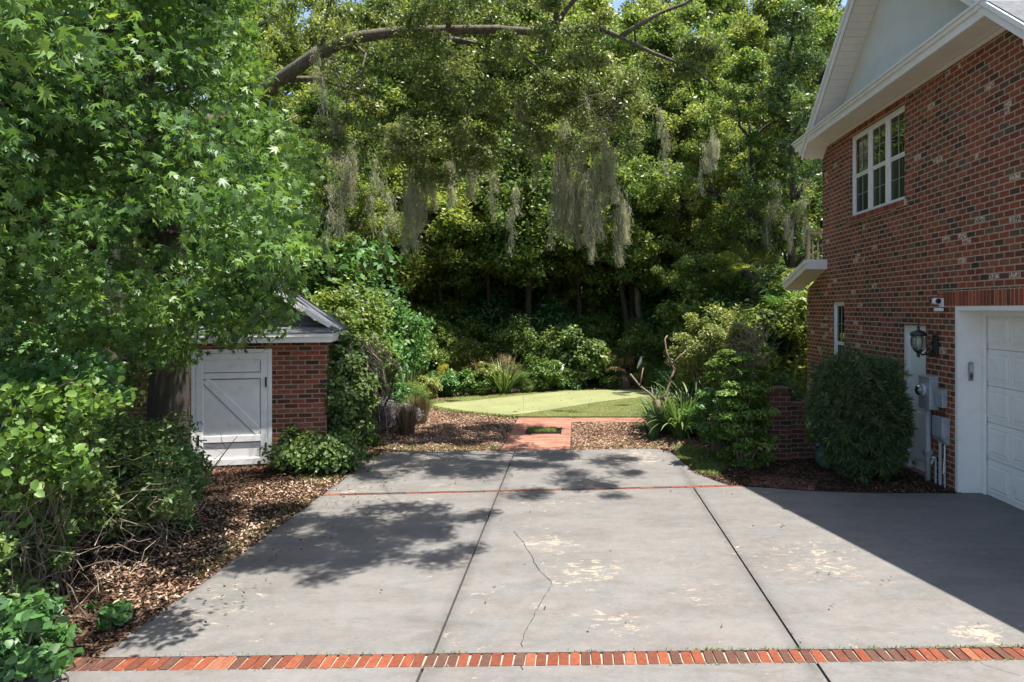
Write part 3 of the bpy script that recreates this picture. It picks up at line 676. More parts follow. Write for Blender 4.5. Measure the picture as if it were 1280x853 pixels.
# keypad on the garage jamb (faces the drive)
L = rooted('garage_keypad', (5.08, 8.80, 1.60), 'grey garage keypad mounted on the white jamb beside the garage door', 'keypad')
mb = MB(); mb.box((-.03, -.03, -.12), (.03, -.001, .12)); mb.build('housing', M['keypad'], L, bevel=.01)
mb = MB(); mb.box((-.02, -.036, -.0), (.02, -.031, .095)); mb.build('cover', M['pvc'], L, bevel=.003)
mb = MB()
for i in range(3):
    for j in range(3): mb.box((-.019 + i * .014, -.034, -.09 + j * .022), (-.008 + i * .014, -.0305, -.075 + j * .022))
mb.build('button', M['black_plastic'], L)
# electric meter with conduit
L = rooted('electric_meter', (HX, 9.42, 0), 'grey electric meter box with round glass meter, on brick wall right of the dark bush', 'meter')
mb = MB(); mb.box((-.13, -.15, 1.03), (-.003, .15, 1.48)); mb.box((-.14, -.155, 1.46), (-.003, .155, 1.485)); mb.build('meter_box', M['meter'], L, bevel=.008)
mb = MB(); mb.lathe([(.088, -.13), (.088, -.165), (.08, -.17)], (0, -.0, 1.29), 20, 'x'); mb.build('meter_ring', M['pvc'], L, True)
mb = MB(); mb.lathe([(.075, -.16), (.073, -.215), (.05, -.235), (.01, -.24)], (0, 0, 1.29), 20, 'x'); mb.build('meter_dome', M['pane'], L, True)
mb = MB(); mb.tube([(-.06, 0.02, 1.04), (-.06, 0.02, .02)], .04, 10); mb.build('conduit', M['pvc'], L, True)
mb = MB(); mb.tube([(-.11, .02, .42), (-.01, .02, .42)], .045, 10); mb.box((-.12, -.035, .40), (-.1, .075, .44)); mb.build('strap', M['meter'], L)
L = rooted('junction_box', (HX, 9.14, 0), 'small beige-grey junction box right of the electric meter, above the cable box', 'junction box')
mb = MB(); mb.box((-.075, -.09, 1.09), (-.003, .09, 1.31)); mb.box((-.085, -.095, 1.24), (-.003, .095, 1.325)); mb.build('box_body', M['meter'], L, bevel=.006)
mb = MB(); mb.tube([(-.03, -.02, 1.09), (-.03, -.02, .97)], .012, 8); mb.tube([(-.04, .04, 1.09), (-.05, .05, 1.0), (-.04, .02, .965)], .006, 6); mb.build('cable', M['black_plastic'], L)
L = rooted('cable_box', (HX, 9.12, 0), 'lowest grey box on the brick wall, with a loose white cable below it', 'utility box')
mb = MB(); mb.hexa([(-.03, -.12, .60), (-.003, -.12, .60), (-.003, .12, .60), (-.03, .12, .60), (-.11, -.13, .70), (-.003, -.13, .70), (-.003, .13, .70), (-.11, .13, .70)])
mb.box((-.11, -.13, .702), (-.003, .13, .965)); mb.build('box_body', M['meter'], L, bevel=.006)
mb = MB(); mb.tube([(-.03, -.05, .60), (-.03, -.05, .02)], .013, 8); mb.tube([(-.03, .06, .62), (-.03, .06, .02)], .022, 8); mb.build('conduit', M['pvc'], L)
mb = MB(); mb.tube([(-.05, -.09, .61), (-.06, -.10, .45), (-.08, -.11, .3), (-.07, -.08, .22), (-.04, -.06, .26), (-.03, -.05, .35)], .006, 6); mb.build('cable', M['plastic_white'], L)
L = rooted('hose_bib', (HX, 9.28, 0), 'small pale spigot with pipe on the wall between the meter conduit and cable box', 'tap')
mb = MB(); mb.tube([(-.04, 0, .02), (-.04, 0, .38)], .014, 8); mb.tube([(-.04, 0, .36), (-.09, -.02, .36), (-.11, -.02, .30)], .014, 8); mb.build('pipe', M['pvc'], L)
mb = MB(); mb.lathe([(.004, .38), (.03, .385), (.03, .395), (.004, .40)], (-.075, -.01, 0), 10); mb.build('valve_handle', M['plastic_white'], L)

# low brick wall with pillar
L = rooted('garden_wall', (3.19, 10.85, 0), 'low dark brick garden wall with a taller end pillar, behind the dark needle-leaved bush', 'wall')
mb = MB(); mb.box((-.17, -.17, -.05), (.17, .17, 1.10)); mb.build('pillar', M['brick_old'], L)
mb = MB(); mb.box((-.185, -.185, 1.103), (.185, .185, 1.165)); mb.build('pillar_cap', M['brick_old'], L, bevel=.006)
mb = MB(); mb.box((.172, -.1, -.05), (HX - 3.19 - .003, .1, .86)); mb.build('wall_panel', M['brick_old'], L)
mb = MB(); mb.box((.172, -.115, .863), (HX - 3.19 - .003, .115, .925)); mb.build('coping', M['brick_old'], L, bevel=.006)
L = rooted('garden_lamp', (3.66, 10.74, .60), 'tiny white wall light on the low brick garden wall', 'light')
mb = MB(); mb.box((-.03, -.02, -.03), (.03, .0, .03)); mb.build('light_face', M['plastic_white'], L, bevel=.005); mb = MB(); mb.box((-.036, -.008, -.04), (.036, .004, .034)); mb.build('light_frame', M['pvc'], L)

# ---------------------------------------------------------------- brick shed
SO = (-5.67, 10.18, 0)
shed = empty('garden_shed', SO, R(12.3), 'small red brick shed with white plank door, behind the big sweetgum trunk', 'shed')
x0, x1, dp = -1.02, 1.85, 1.5; D0, D1, DZ = .0, 1.0, 1.74
mb = MB()
for (a, b, c, d) in ((x0, D0 - .06, -.1, 1.93), (D1 + .06, x1, -.1, 1.93), (D0 - .06, D1 + .06, DZ + .06, 1.93)):
    mb.add([(a, 0, c), (b, 0, c), (b, 0, d), (a, 0, d)], [(0, 1, 2, 3)])
mb.add([(x1, 0, -.1), (x1, dp, -.1), (x1, dp, 1.93), (x1, 0, 1.93)], [(0, 1, 2, 3)]); mb.add([(x0, 0, -.1), (x0, 0, 1.93), (x0, dp, 1.93), (x0, dp, -.1)], [(0, 1, 2, 3)])
mb.add([(x0, dp, -.1), (x0, dp, 1.93), (x1, dp, 1.93), (x1, dp, -.1)], [(0, 1, 2, 3)])
mb.add([(D0 - .06, 0, 0), (D0 - .06, .12, 0), (D0 - .06, .12, DZ + .06), (D0 - .06, 0, DZ + .06)], [(0, 1, 2, 3)])
mb.build('wall', M['brick_shed'], shed)
mb = MB(); mb.box((D0 - .06, -.012, .02), (D0 - .003, .06, DZ + .06)); mb.box((D1 + .003, -.012, .02), (D1 + .06, .06, DZ + .06)); mb.box((D0 - .003, -.0115, DZ + .003), (D1 + .003, .06, DZ + .06)); mb.build('door_frame', M['door_white'], shed, bevel=.004)
mb = MB(); mb.box((D0, .012, .05), (D1, .05, DZ)); dr = mb.build('door', M['door_white'], shed)
mb = MB()
mb.box((D0 + .002, -.008, .052), (D0 + .10, .0115, DZ - .002)); mb.box((D1 - .10, -.008, .052), (D1 - .002, .0115, DZ - .002))
for (a, b) in ((.052, .15), (.40, .50), (1.36, 1.44), (DZ - .10, DZ - .002)): mb.box((D0 + .1005, -.008, a), (D1 - .1005, .0115, b))
mb.build('door_rail', M['door_white'], dr, bevel=.005)
dl = MB()   # diagonal brace
a, b = Vector((D0 + .13, 0, 1.34)), Vector((D1 - .12, 0, .53)); n_ = Vector((.55, 0, .62)).normalized() * .055
dl.prism([(a - n_), (b - n_), (b + n_), (a + n_)], (0, .017, 0)); o = dl.build('door_brace', M['door_white'], dr, bevel=.004); o.location = (0, -.0055, 0)
mb = MB()
for s_ in (-1,): mb.prism([(a - n_ * 1.12), (b - n_ * 1.12), (b - n_ * .98), (a - n_ * .98)], (0, .003, 0))
for z in (.395, 1.352): mb.box((D0 + .11, .006, z - .010), (D1 - .11, .010, z - .001))
mb.box((D1 - .108, .006, .52), (D1 - .102, .010, 1.35)); mb.box((D1 - .108, .006, 1.45), (D1 - .102, .010, 1.62)); mb.box((D0 + .11, .006, 1.345 + .1), (D1 - .11, .010, 1.453))
mb.build('door_groove', M['gap'], dr)
mb = MB(); mb.box((D0 + .02, -.02, .36), (D0 + .05, -.0085, .52)); mb.tube([(D0 + .035, -.02, .45), (D0 + .035, -.05, .45), (D0 + .17, -.05, .45)], .009, 7); mb.build('handle', M['metal_dark'], dr)
mb = MB(); mb.lathe([(.008, 0), (.022, .002), (.022, .016), (.008, .02)], (D0 + .10, -.03, .26), 10, 'y'); mb.build('lock', M['metal_dark'], dr)
mb = MB(); mb.box((D1 - .035, -.019, 1.22), (D1 - .012, -.0085, 1.37)); mb.build('hinge', M['metal_dark'], dr); mb = MB(); mb.box((D1 - .035, -.019, .25), (D1 - .012, -.0085, .38)); mb.build('hinge', M['metal_dark'], dr)
ov = .24; ea = x0 - .3; eb = x1 + .10; mid = (x0 + x1) / 2
mb = MB(); mb.box((ea, -ov, 1.90), (eb, -ov + .03, 2.03)); mb.box((ea - .015, -ov - .025, 1.985), (eb + .015, -ov - .001, 2.035)); mb.box((eb - .03, -ov + .031, 1.90), (eb, dp + .2, 2.03)); mb.box((ea, -ov + .031, 1.90), (ea + .03, dp + .2, 2.03))
mb.box((ea + .031, -ov + .031, 1.903), (eb - .031, -.002, 1.915)); mb.box((x1 + .002, -.0015, 1.903), (eb - .031, dp + .2, 1.915)); mb.build('fascia', M['white'], shed, bevel=.004)
# pent strip of shingles at the gable foot, gable, main roof
mb = MB(); gy = .10; pz = lambda x: 2.12 + (1.02) * (1 - abs(x - mid) / (eb - mid)) * 1.0
mb.hexa([(ea - .02, -ov - .03, 2.037), (eb + .02, -ov - .03, 2.037), (eb - .1, gy, 2.13), (ea + .1, gy, 2.13), (ea - .02, -ov - .03, 2.052), (eb + .02, -ov - .03, 2.052), (eb - .1, gy, 2.15), (ea + .1, gy, 2.15)])
for s_ in (-1, 1):
    xe = mid + s_ * (eb - mid + .02); y0, y1 = gy - .12, dp + .3
    mb.hexa([(mid, y0, 3.20), (xe, y0, 2.05), (xe, y1, 2.05), (mid, y1, 3.20), (mid, y0, 3.225), (xe, y0, 2.075), (xe, y1, 2.075), (mid, y1, 3.225)])
mb.build('roof', M['shingle'], shed)
mb = MB(); mb.prism([(ea + .1, gy + .02, 2.08), (eb - .1, gy + .02, 2.08), (mid, gy + .02, 3.16)], (0, .03, 0)); mb.build('gable', M['shingle'], shed)
for s_ in (-1, 1):
    mb = MB(); xe = mid + s_ * (eb - mid - .06); y0 = gy - .15; z0 = 2.135
    mb.hexa([(mid, y0, 3.04), (xe, y0, z0 - .02), (xe, y0 + .03, z0 - .02), (mid, y0 + .03, 3.04), (mid, y0, 3.20), (xe + s_ * .04, y0, z0 + .03), (xe + s_ * .04, y0 + .03, z0 + .03), (mid, y0 + .03, 3.20)]); mb.build('rake_board', M['white'], shed, bevel=.004)

# ---------------------------------------------------------------- small things on the green and path
L = rooted('door_mat', (-.62, 13.25, .03), 'green bristly turf mat in a dark tray lying on the brick path', 'mat')
mb = MB(); mb.box((-.32, -.22, 0), (.32, .22, .02)); mb.box((-.34, -.24, 0), (-.321, .24, .035)); mb.box((.321, -.24, 0), (.34, .24, .05)); mb.box((-.3205, -.24, 0), (.3205, -.221, .03)); mb.box((-.3205, .221, 0), (.3205, .24, .03)); mb.build('tray', M['black_plastic'], L)
rs = np.random.RandomState(4); P0 = np.stack([rs.uniform(-.30, .24, 1500), rs.uniform(-.2, .2, 1500), np.full(1500, .02)], 1)
blades('bristles', 1500, .06, .008, M['grass'], L, spread=.4, segs=2, P0=P0, rs=rs)
L = rooted('hole_marker', (-1.21, 15.75, .06), 'thin pale flagstick standing in the cup of the putting green', 'flagstick')
mb = MB(); mb.tube([(0, 0, 0), (0, 0, .36)], .004, 6); mb.build('stick', M['pvc'], L); mb = MB(); mb.lathe([(.054, 0), (.054, .004), (.03, .004)], (-.18, -.15, .001), 16); mb.build('cup', M['gap'], L)

# ---------------------------------------------------------------- vegetation
V3 = lambda *a: np.array(a, dtype=float)
def dirs(rs, n):
    d = rs.normal(size=(n, 3)); return d / np.linalg.norm(d, axis=1)[:, None]

def forest_tree(name, seed, H, rad, z0, nleaf, mat, bark, leafsize=.072, trunk_r=.17, kind='quad', ncl=255):
    """tapered leaning trunk, limbs, and a crown of leaf clumps packed through its volume"""
    rs = np.random.RandomState(seed); rr = random.Random(seed)
    t = empty(name); lean = (rr.uniform(-.06, .06) * H, rr.uniform(-.04, .04) * H)
    tp = [(lean[0] * u ** 1.5 + .12 * math.sin(u * 9 + seed), lean[1] * u ** 1.5 + .1 * math.sin(u * 7 + seed * 2), u * H * .93 - .1) for u in np.linspace(0, 1, 12)]
    mb = MB(); mb.tube(tp, [trunk_r * (1.5 if i == 0 else 1.12 - .95 * i / 11) for i in range(12)], 9)
    tz = np.array(tp)
    # clump centres: a few big masses each made of many clumps -> lumpy outline with gaps
    masses = []
    for i in range(15):
        u = (i + rr.random()) / 15; z = z0 + u * (H - z0); w = rad * (.55 + .65 * math.sin(math.pi * min(1, u * .85 + .12))) * (1 if u < .75 else 1.5 - u * .75)
        a = i * 2.4 + rr.uniform(-.5, .5); r = w * rr.uniform(.25, .75)
        masses.append((r * math.cos(a), r * math.sin(a), z, w * rr.uniform(.36, .6)))
    C = []
    for (x, y, z, w) in masses:
        k = ncl // 15; d = dirs(rs, k); q = d * (w * rs.rand(k)[:, None] ** .4); q[:, 2] *= .75
        lx = np.interp(z, tz[:, 2], tz[:, 0]); ly = np.interp(z, tz[:, 2], tz[:, 1])
        C.append(q + V3(x + lx, y + ly, z))
        j = int(np.argmin(abs(tz[:, 2] - max(1.5, z - w * .9)))); pts = branch_pts(tp[j], (x + lx, y + ly, z), rr, 5, .1)
        mb.tube(pts, [trunk_r * .42 * (1 - .75 * q_ / 5) for q_ in range(6)], 5)
        for c in C[-1][::3]: mb.tube(branch_pts(pts[3], tuple(c), rr, 3, .08), [trunk_r * .15, trunk_r * .1, trunk_r * .07, trunk_r * .03], 4, cap=False)
    C = np.concatenate(C)
    mb.build('trunk', M[bark], t, True)
    per = nleaf // len(C); P, d, idx = clump_points(rs, C, .26 + .34 * rs.rand(len(C)), per, .8, .6)
    tone = np.clip(.45 + .17 * rs.normal(size=len(C))[idx] + .22 * rs.normal(size=len(P)), 0, 1)
    leaves('crown', P, leafsize, M[mat], t, kind, up=.35, out=d * .4, rs=rs, tone=tone)
    return t

def copy_tree(src, parent=None):
    c = src.copy(); COL.objects.link(c); c.parent = parent
    for ch in src.children: copy_tree(ch, c)
    return c
used = set()
def place(src, loc, rz, scale, label, group=None, cat=None, name=None):
    o = src if src.name in used else None
    if o is None: o = copy_tree(src)
    else: used.discard(src.name)
    o.location = loc; o.rotation_euler = (0, 0, rz); o.scale = scale if hasattr(scale, '__len__') else (scale,) * 3
    o['label'] = label
    if cat: o['category'] = cat
    if group: o['group'] = group
    return o
PROT = {}
for nm, args in dict(
        a=('forest_tree', 11, 16, 3.1, 3.2, 52000, 'wood_a', 'bark_dark'),
        b=('forest_tree', 12, 15, 3.0, 2.6, 52000, 'wood_b', 'bark_pale'),
        c=('forest_tree', 13, 17, 2.8, 4.0, 36000, 'wood_c', 'bark_dark'),
        d=('forest_tree', 14, 14, 2.6, 4.8, 34000, 'wood_a', 'bark_pale'),
        g=('forest_tree', 17, 8.6, 2.0, 3.9, 26000, 'wood_b', 'bark_dark'),
        h=('forest_tree', 18, 8.0, 2.1, 3.6, 26000, 'wood_a', 'bark_dark'),
        f=('forest_tree', 16, 15, 1.7, 8.5, 15000, 'wood_a', 'bark_dark'),
        e=('forest_tree', 15, 17, 3.4, 5.5, 52000, 'wood_b', 'bark_dark')).items():
    PROT[nm] = forest_tree(*args, trunk_r={'a': .2, 'b': .15, 'c': .22, 'd': .17, 'e': .26, 'f': .12, 'g': .11, 'h': .12}[nm])
    used.add(PROT[nm].name)
kinds = {'g': 'small sunlit yellow-green', 'h': 'small sunlit green', 'f': 'thin bare-stemmed', 'a': 'full green broadleaf', 'b': 'pale-barked yellow-green', 'c': 'dark glossy', 'd': 'slender pale-barked green', 'e': 'thick-trunked yellow-green'}
GW = 'forest trees behind the putting green'
spots = [  # px of the trunk, distance, kind, scale, which one it is
    (30, 14.5, 'c', .75, 'seen through the left edge of the sweetgum'), (120, 17, 'a', .8, 'behind the sweetgum left of its trunk'),
    (235, 19, 'c', .85, 'behind the left half of the brick shed'), (335, 17.5, 'b', .62, 'behind the shed door'),
    (405, 17.5, 'a', .5, 'just behind the right rake of the shed roof'), (448, 20, 'b', .5, 'low and bright behind the vine right of the shed'),
    (476, 22.5, 'b', .56, 'nearest behind the purple sage mound'), (535, 24.5, 'a', .46, 'behind the yellow-leaved shrub'),
    (590, 24.5, 'b', .48, 'left of the flagstick, behind the border plants'), (628, 26, 'a', .52, 'straight behind the left half of the brick path'),
    (669, 26, 'e', .70, 'with the dark trunk straight above the door mat'), (722, 25, 'b', .50, 'behind the white ornament left of the fan palm'),
    (765, 24, 'a', .50, 'behind the green bush left of the brown fan palm'), (803, 23.2, 'd', .72, 'above the left branches of the bare pruned tree'),
    (838, 23.5, 'e', .66, 'with grey trunk right behind the bare pruned tree'), (893, 21.5, 'b', .55, 'behind the strap-leaved clump'),
    (935, 20, 'a', .6, 'behind the yellow shrub with dead twigs'), (985, 19, 'c', .62, 'left of the balcony railing'), (1030, 24, 'a', .9, 'reaching beside the house eave'),
    (60, 22, 'e', .95, 'far behind the sweetgum at the left edge'), (180, 24, 'b', .95, 'far behind the left end of the shed'),
    (290, 25, 'e', .9, 'far behind the middle of the shed'), (385, 25, 'b', .8, 'far behind the shed, in the gap right of the sweetgum'),
    (432, 27.5, 'a', .85, 'far back above the right end of the shed eave'), (492, 29, 'e', .85, 'far back above the spiky plants right of the vine'),
    (560, 29, 'b', .88, 'far back above the yellow-leaved shrub'), (612, 31, 'e', .85, 'far back above the flagstick'),
    (668, 30, 'b', .88, 'far back above the brick path'), (716, 31, 'a', .95, 'far back above the white ornament'),
    (770, 30, 'e', .85, 'far back above the brown fan palm'), (822, 29, 'b', .92, 'far back above the bare pruned tree'),
    (872, 28, 'a', .92, 'far back above the strap-leaved clump'), (922, 26.5, 'b', .86, 'far back left of the yellow shrub'),
    (968, 27, 'e', .82, 'far back above the yellow shrub with dead twigs'), (1005, 29, 'b', 1.0, 'far back between yellow shrub and house'),
    (1065, 30, 'b', 1.1, 'far back behind the brick house roof'),
    (556, 22.6, 'h', .95, 'leaning over the golden yellow shrub'), (612, 22.8, 'g', .9, 'over the central spiky clump'), (664, 22.4, 'h', 1.0, 'over the far end of the brick path'), (724, 22.9, 'g', 1.0, 'over the glossy dark bush'),
    (782, 22.3, 'h', .92, 'over the wilted fan palm'), (508, 21.8, 'g', .85, 'over the iris clump'),
    (478, 22.2, 'f', .9, 'right of the ivy-covered shed corner'), (572, 23, 'f', .85, 'just right of the golden yellow shrub'), (638, 24.2, 'f', .95, 'left of the thick trunk above the brick path'), (690, 23.4, 'f', .9, 'right of the thick trunk above the brick path'),
    (742, 24.8, 'f', .95, 'above the glossy dark bush'), (789, 23.6, 'f', .85, 'right of the wilted fan palm'), (862, 23, 'f', .9, 'right of the bare pruned tree'), (610, 25.2, 'f', 1.0, 'behind the central spiky clump'), (520, 23.6, 'f', .8, 'left of the golden yellow shrub'), (705, 26, 'f', 1.05, 'behind the left white bird ornament'),
    (330, 33, 'a', 1.15, 'in the rearmost row behind the shed'), (415, 35, 'b', 1.2, 'in the rearmost row at the right edge of the sweetgum'), (480, 36, 'a', 1.2, 'in the rearmost row above the purple mound'),
    (540, 35, 'e', 1.15, 'in the rearmost row above the yellow shrub'), (600, 37, 'b', 1.25, 'in the rearmost row above the flagstick'), (660, 36, 'c', 1.15, 'in the rearmost row above the brick path'),
    (735, 37, 'b', 1.3, 'in the rearmost row above the brown fan palm'), (800, 35, 'a', 1.15, 'in the rearmost row above the bare pruned tree'), (850, 36, 'e', 1.15, 'in the rearmost row above the strap-leaved clump'),
    (915, 34, 'c', 1.1, 'in the rearmost row above the yellow shrub'), (975, 35, 'a', 1.1, 'in the rearmost row left of the house eave')]
rr = random.Random(21)
for (px, Y, k, s, where) in spots:
    place(PROT[k], ((px - 720) * Y / 853, Y, 0), rr.uniform(0, 6.28), (s * 1.05, s * 1.05, s * rr.uniform(.94, 1.06)), f'{kinds[k]} tree {where}', GW, 'tree')
# the wood far behind, one mass
rs = np.random.RandomState(77); n = 1500
C = np.stack([rs.uniform(-42, 26, n), rs.uniform(39, 46, n), rs.uniform(0, 13.5, n) * rs.rand(n) ** .2], 1)
P, d, idx = clump_points(rs, C, np.full(n, 1.5), 75, .8, .5)
tag(leaves('far_wood', P, .2, M['wood_a'], None, 'quad', up=.5, out=d * .6, rs=rs, tone=np.clip(.45 + .2 * rs.normal(size=n)[idx], 0, 1)), 'dark far-off wood reading as one mass behind all the trees', 'wood', kind='stuff')

# understorey shrubs along the edge of the wood
def shrub(name, loc, rx, ry, h, mat, label, cat='shrub', n=9000, size=.05, kind='oval', seed=1, ncl=60, z0=.12, bark='twig_dark', stems=9, up=.6, box=False, group=None, clump=.16, flat=.8, dark=.42, jit=.17, down=0.):
    rs = np.random.RandomState(seed); rr = random.Random(seed); t = empty(name, loc, 0, label, cat, group)
    d = dirs(rs, ncl); r = (.45 + .55 * rs.rand(ncl) ** .5)[:, None] * (1 + .16 * np.sin(d[:, :1] * 5 + seed) + .16 * np.sin(d[:, 1:2] * 4 + d[:, 2:] * 5 + seed * 2)); r[::9] *= 1.22
    if box: d = np.sign(d) * np.abs(d) ** .7
    C = d * r * V3(rx, ry, h / 2 * (1 - z0)) * (1 - clump * .4) + V3(0, 0, h / 2 * (1 + z0)); C[:, 2] = np.maximum(C[:, 2], .05)
    P, dd, idx = clump_points(rs, C, (clump * (.7 + .7 * rs.rand(ncl))) * max(rx, ry) * 1.7, n // ncl, flat, .6)
    P[:, 2] = np.maximum(P[:, 2], .02)
    out = (P - V3(0, 0, h * .45)); out /= np.linalg.norm(out, axis=1)[:, None]
    tone = np.clip(dark + .15 * rs.normal(size=ncl)[idx] + jit * rs.normal(size=len(P)), 0, 1)
    leaves('foliage', P, size, M[mat], t, kind, up=up, out=out * .7, rs=rs, tone=tone, down=down)
    mb = MB()
    for i in range(stems):
        c = C[rr.randrange(ncl)]; w = .012 + .012 * h; mb.tube(branch_pts((rr.uniform(-.12, .12) * rx, rr.uniform(-.12, .12) * ry, -.03), tuple(c), rr, 5, .1), [w * (1 - .15 * k) for k in range(6)], 5)
    mb.build('stems', M[bark], t, True); return t
def gp(px, py): X, Y = G(px, py); return (X, Y, 0)
SH = {}
for k, (mat, sd_, h, rx) in dict(u=('wood_a', 31, 3.4, 1.7), v=('wood_b', 32, 2.8, 1.5), w=('shrub', 33, 3.0, 1.8)).items():
    SH[k] = shrub('understorey_shrub', (0, 0, 0), rx, rx, h, mat, 'x', n=16000, size=.075, kind='quad', seed=sd_, ncl=90, stems=14, clump=.17); used.add(SH[k].name)
und = [(583, 21.9, 'v', .62, 'just behind the lime shrub right of the golden one'), (641, 21.8, 'u', .62, 'rising just behind the central spiky clump'), (690, 21.7, 'v', .55, 'just behind the left white bird ornament'), (797, 21.6, 'u', .55, 'just behind the right white bird ornament'), (538, 21.2, 'u', .6, 'just left of the golden yellow shrub'), (15, 12.5, 'w', 1.0, 'under the sweetgum at the left edge'), (85, 13, 'u', .9, 'left of the sweetgum trunk'), (150, 14, 'w', 1.1, 'left of the brick shed wall'),
       (415, 15.5, 'u', .85, 'rising right behind the shed eave'), (455, 18.5, 'w', .95, 'behind the vine-covered corner'), (492, 21.5, 'u', .9, 'behind the spiky plants left of the yellow shrub'),
       (545, 22.5, 'v', .85, 'directly behind the yellow-leaved shrub'), (600, 24, 'w', .95, 'left of the first dark trunk'), (645, 25.5, 'u', .8, 'between the two dark trunks above the path'),
       (700, 23.5, 'w', .82, 'behind the white ornament left of the fan palm'), (735, 22.8, 'u', .66, 'glossy and rounded left of the brown fan palm'), (775, 25, 'u', .9, 'behind the brown fan palm'),
       (850, 22.5, 'w', .85, 'behind the bare pruned tree'), (900, 20, 'u', .9, 'behind the strap-leaved clump'), (955, 18.5, 'w', .95, 'behind the yellow shrub'),
       (995, 17.0, 'v', 1.0, 'sunlit in the gap left of the house corner'), (520, 26.5, 'v', 1.5, 'tall at the back, left of the yellow shrub'), (585, 28.5, 'v', 1.5, 'tall at the back, behind the flagstick'),
       (690, 29, 'u', 1.6, 'tall at the back, above the path'), (760, 29.5, 'w', 1.5, 'tall at the back, above the fan palm'), (830, 28.5, 'v', 1.6, 'tall at the back, above the bare tree'), (910, 26.5, 'w', 1.6, 'tall at the back, left of the house'),
       (975, 24, 'w', 1.6, 'tall and dark below the balcony railing'), (440, 24, 'w', 1.7, 'tall and dark behind the shed corner'), (300, 17, 'w', 1.5, 'behind the shed roof')]
for (px, Y, k, s, where) in und:
    place(SH[k], ((px - 720) * Y / 853, Y, 0), rr.uniform(0, 6.28), s, f'{dict(u="green", v="yellow-green", w="dark green", x="bright")[k]} understorey shrub {where}', 'understorey shrubs along the wood', 'shrub')

def grow(mb, C, seeds, org, rr, r0):
    """join clump after clump to the nearest wood that is already there, so twigs fork instead of fanning"""
    N = np.array([tuple(q) for q in seeds], dtype=float); first = len(N); gen = [0] * first
    dist = np.array([np.min(((N - c) ** 2).sum(1)) for c in C])
    for i in np.argsort(dist):
        c = C[i]; j = int(np.argmin(((N - c) ** 2).sum(1))); g_ = gen[j]; p = branch_pts(tuple(N[j]), tuple(c), rr, 3, .1); r = r0 * .8 ** min(g_, 6)
        mb.tube([tuple(np.array(q) - org) for q in p], [r, r * .85, r * .7, r * .5], 4, cap=False)
        N = np.concatenate([N, np.array([tuple(p[2]), c])]); gen += [g_ + 1, g_ + 1]
# ---------------------------------------------------------------- live oak: arching limb over the drive
rs = np.random.RandomState(5); rr = random.Random(5)
oak = empty('live_oak', (-8.2, 12.2, 0), 0, 'live oak whose long mossy limb arches over the driveway at the top', 'tree')
def W(px, py, Y): return ((px - 720) * Y / 853, Y, 2.4 + (387 - py) * Y / 853)
ol = Vector(oak.location); loc = lambda p: tuple(Vector(p) - ol)
mb = MB(); mb.tube([(0, 0, -.1), (.1, 0, 1.6), (.3, -.1, 3.4), (.9, -.3, 4.8), loc(W(300, 135, 11.6))], [.48, .38, .33, .28, .22], 12); mb.build('trunk', M['bark_oak'], oak, True)
mb = MB()
main = [W(300, 135, 11.6), W(350, 100, 11.4), W(395, 68, 11.2), W(440, 48, 11.1), W(500, 40, 11), W(560, 38, 10.9), W(620, 37, 10.8), W(690, 42, 10.6), W(740, 33, 10.5), W(775, 46, 10.4), W(815, 66, 10.3), W(870, 88, 10.2), W(910, 120, 10.1)]
mb.tube([loc(p) for p in main], [.15, .118, .105, .095, .085, .075, .064, .054, .045, .035, .027, .019, .009], 10)
limbs = []
def limb(a, b, r0, n=6, wob=.1, k=6):
    p = branch_pts(a, b, rr, n, wob); mb.tube([loc(q) for q in p], [r0 * (1 - .85 * i / n) for i in range(n + 1)], k); limbs.append((p, r0)); return p
limb(main[1], W(470, 120, 11.8), .06); limb(main[4], W(610, 60, 11.5), .085); limb(W(500, 42, 11.0), W(640, 75, 11.9), .07); limb(main[6], W(700, 120, 12), .05)
limb(W(655, 60, 11.9), W(725, 100, 12.2), .03, wob=.2); limb(main[8], W(735, 130, 10.6), .018, wob=.05); limb(W(735, 125, 10.6), W(705, 145, 10.5), .01); limb(W(735, 125, 10.6), W(752, 160, 10.7), .01)
limb(main[3], W(455, 110, 10.6), .03, wob=.2); limb(main[2], W(440, -60, 10), .05); limb(main[5], W(600, -120, 9.6), .05); limb(main[7], W(720, -150, 8.6), .05)
limb(main[7], W(830, -110, 9.6), .05); limb(main[9], W(930, -30, 10.4), .04)
# canopy clump centres: hanging sprays seen against the wood, and the roof of leaves just out of the top
def cl(n, fx, fy, fY): return np.array([W(rs.uniform(*fx), rs.uniform(*fy), rs.uniform(*fY)) for _ in range(n)])
def cb(n, x, y, z): return np.stack([rs.uniform(*x, n), rs.uniform(*y, n), rs.uniform(*z, n)], 1)
SA = [cl(26, (420, 760), (0, 80), (9.8, 10.7)), cl(26, (670, 800), (90, 190), (12.4, 13.4)), cl(16, (490, 580), (150, 215), (12.8, 13.6)), cl(24, (340, 500), (-30, 60), (11.5, 12.6)), cl(22, (400, 560), (60, 190), (11.3, 12.6)), cl(56, (520, 720), (70, 190), (11.3, 12.5)),
      cl(30, (540, 700), (-20, 50), (11.2, 12.2)), cl(22, (690, 800), (70, 150), (11.2, 12.2)), cl(12, (780, 900), (40, 120), (10.2, 10.9)), cl(14, (480, 620), (170, 225), (11.8, 12.8)),
      cb(56, (-.6, 3.9), (8.8, 10.1), (7.4, 8.4)), cb(24, (-2.2, .3), (8.7, 10.1), (7.3, 8.2)), cb(60, (-1.4, 1.15), (5.6, 7.5), (5.9, 6.9)), cb(12, (-2.5, -1.0), (6.4, 7.6), (5.9, 6.5)), cb(24, (-1.7, .2), (5.2, 6.4), (5.9, 6.7)), cb(10, (1.9, 3.2), (7.8, 8.8), (7.2, 7.8))]
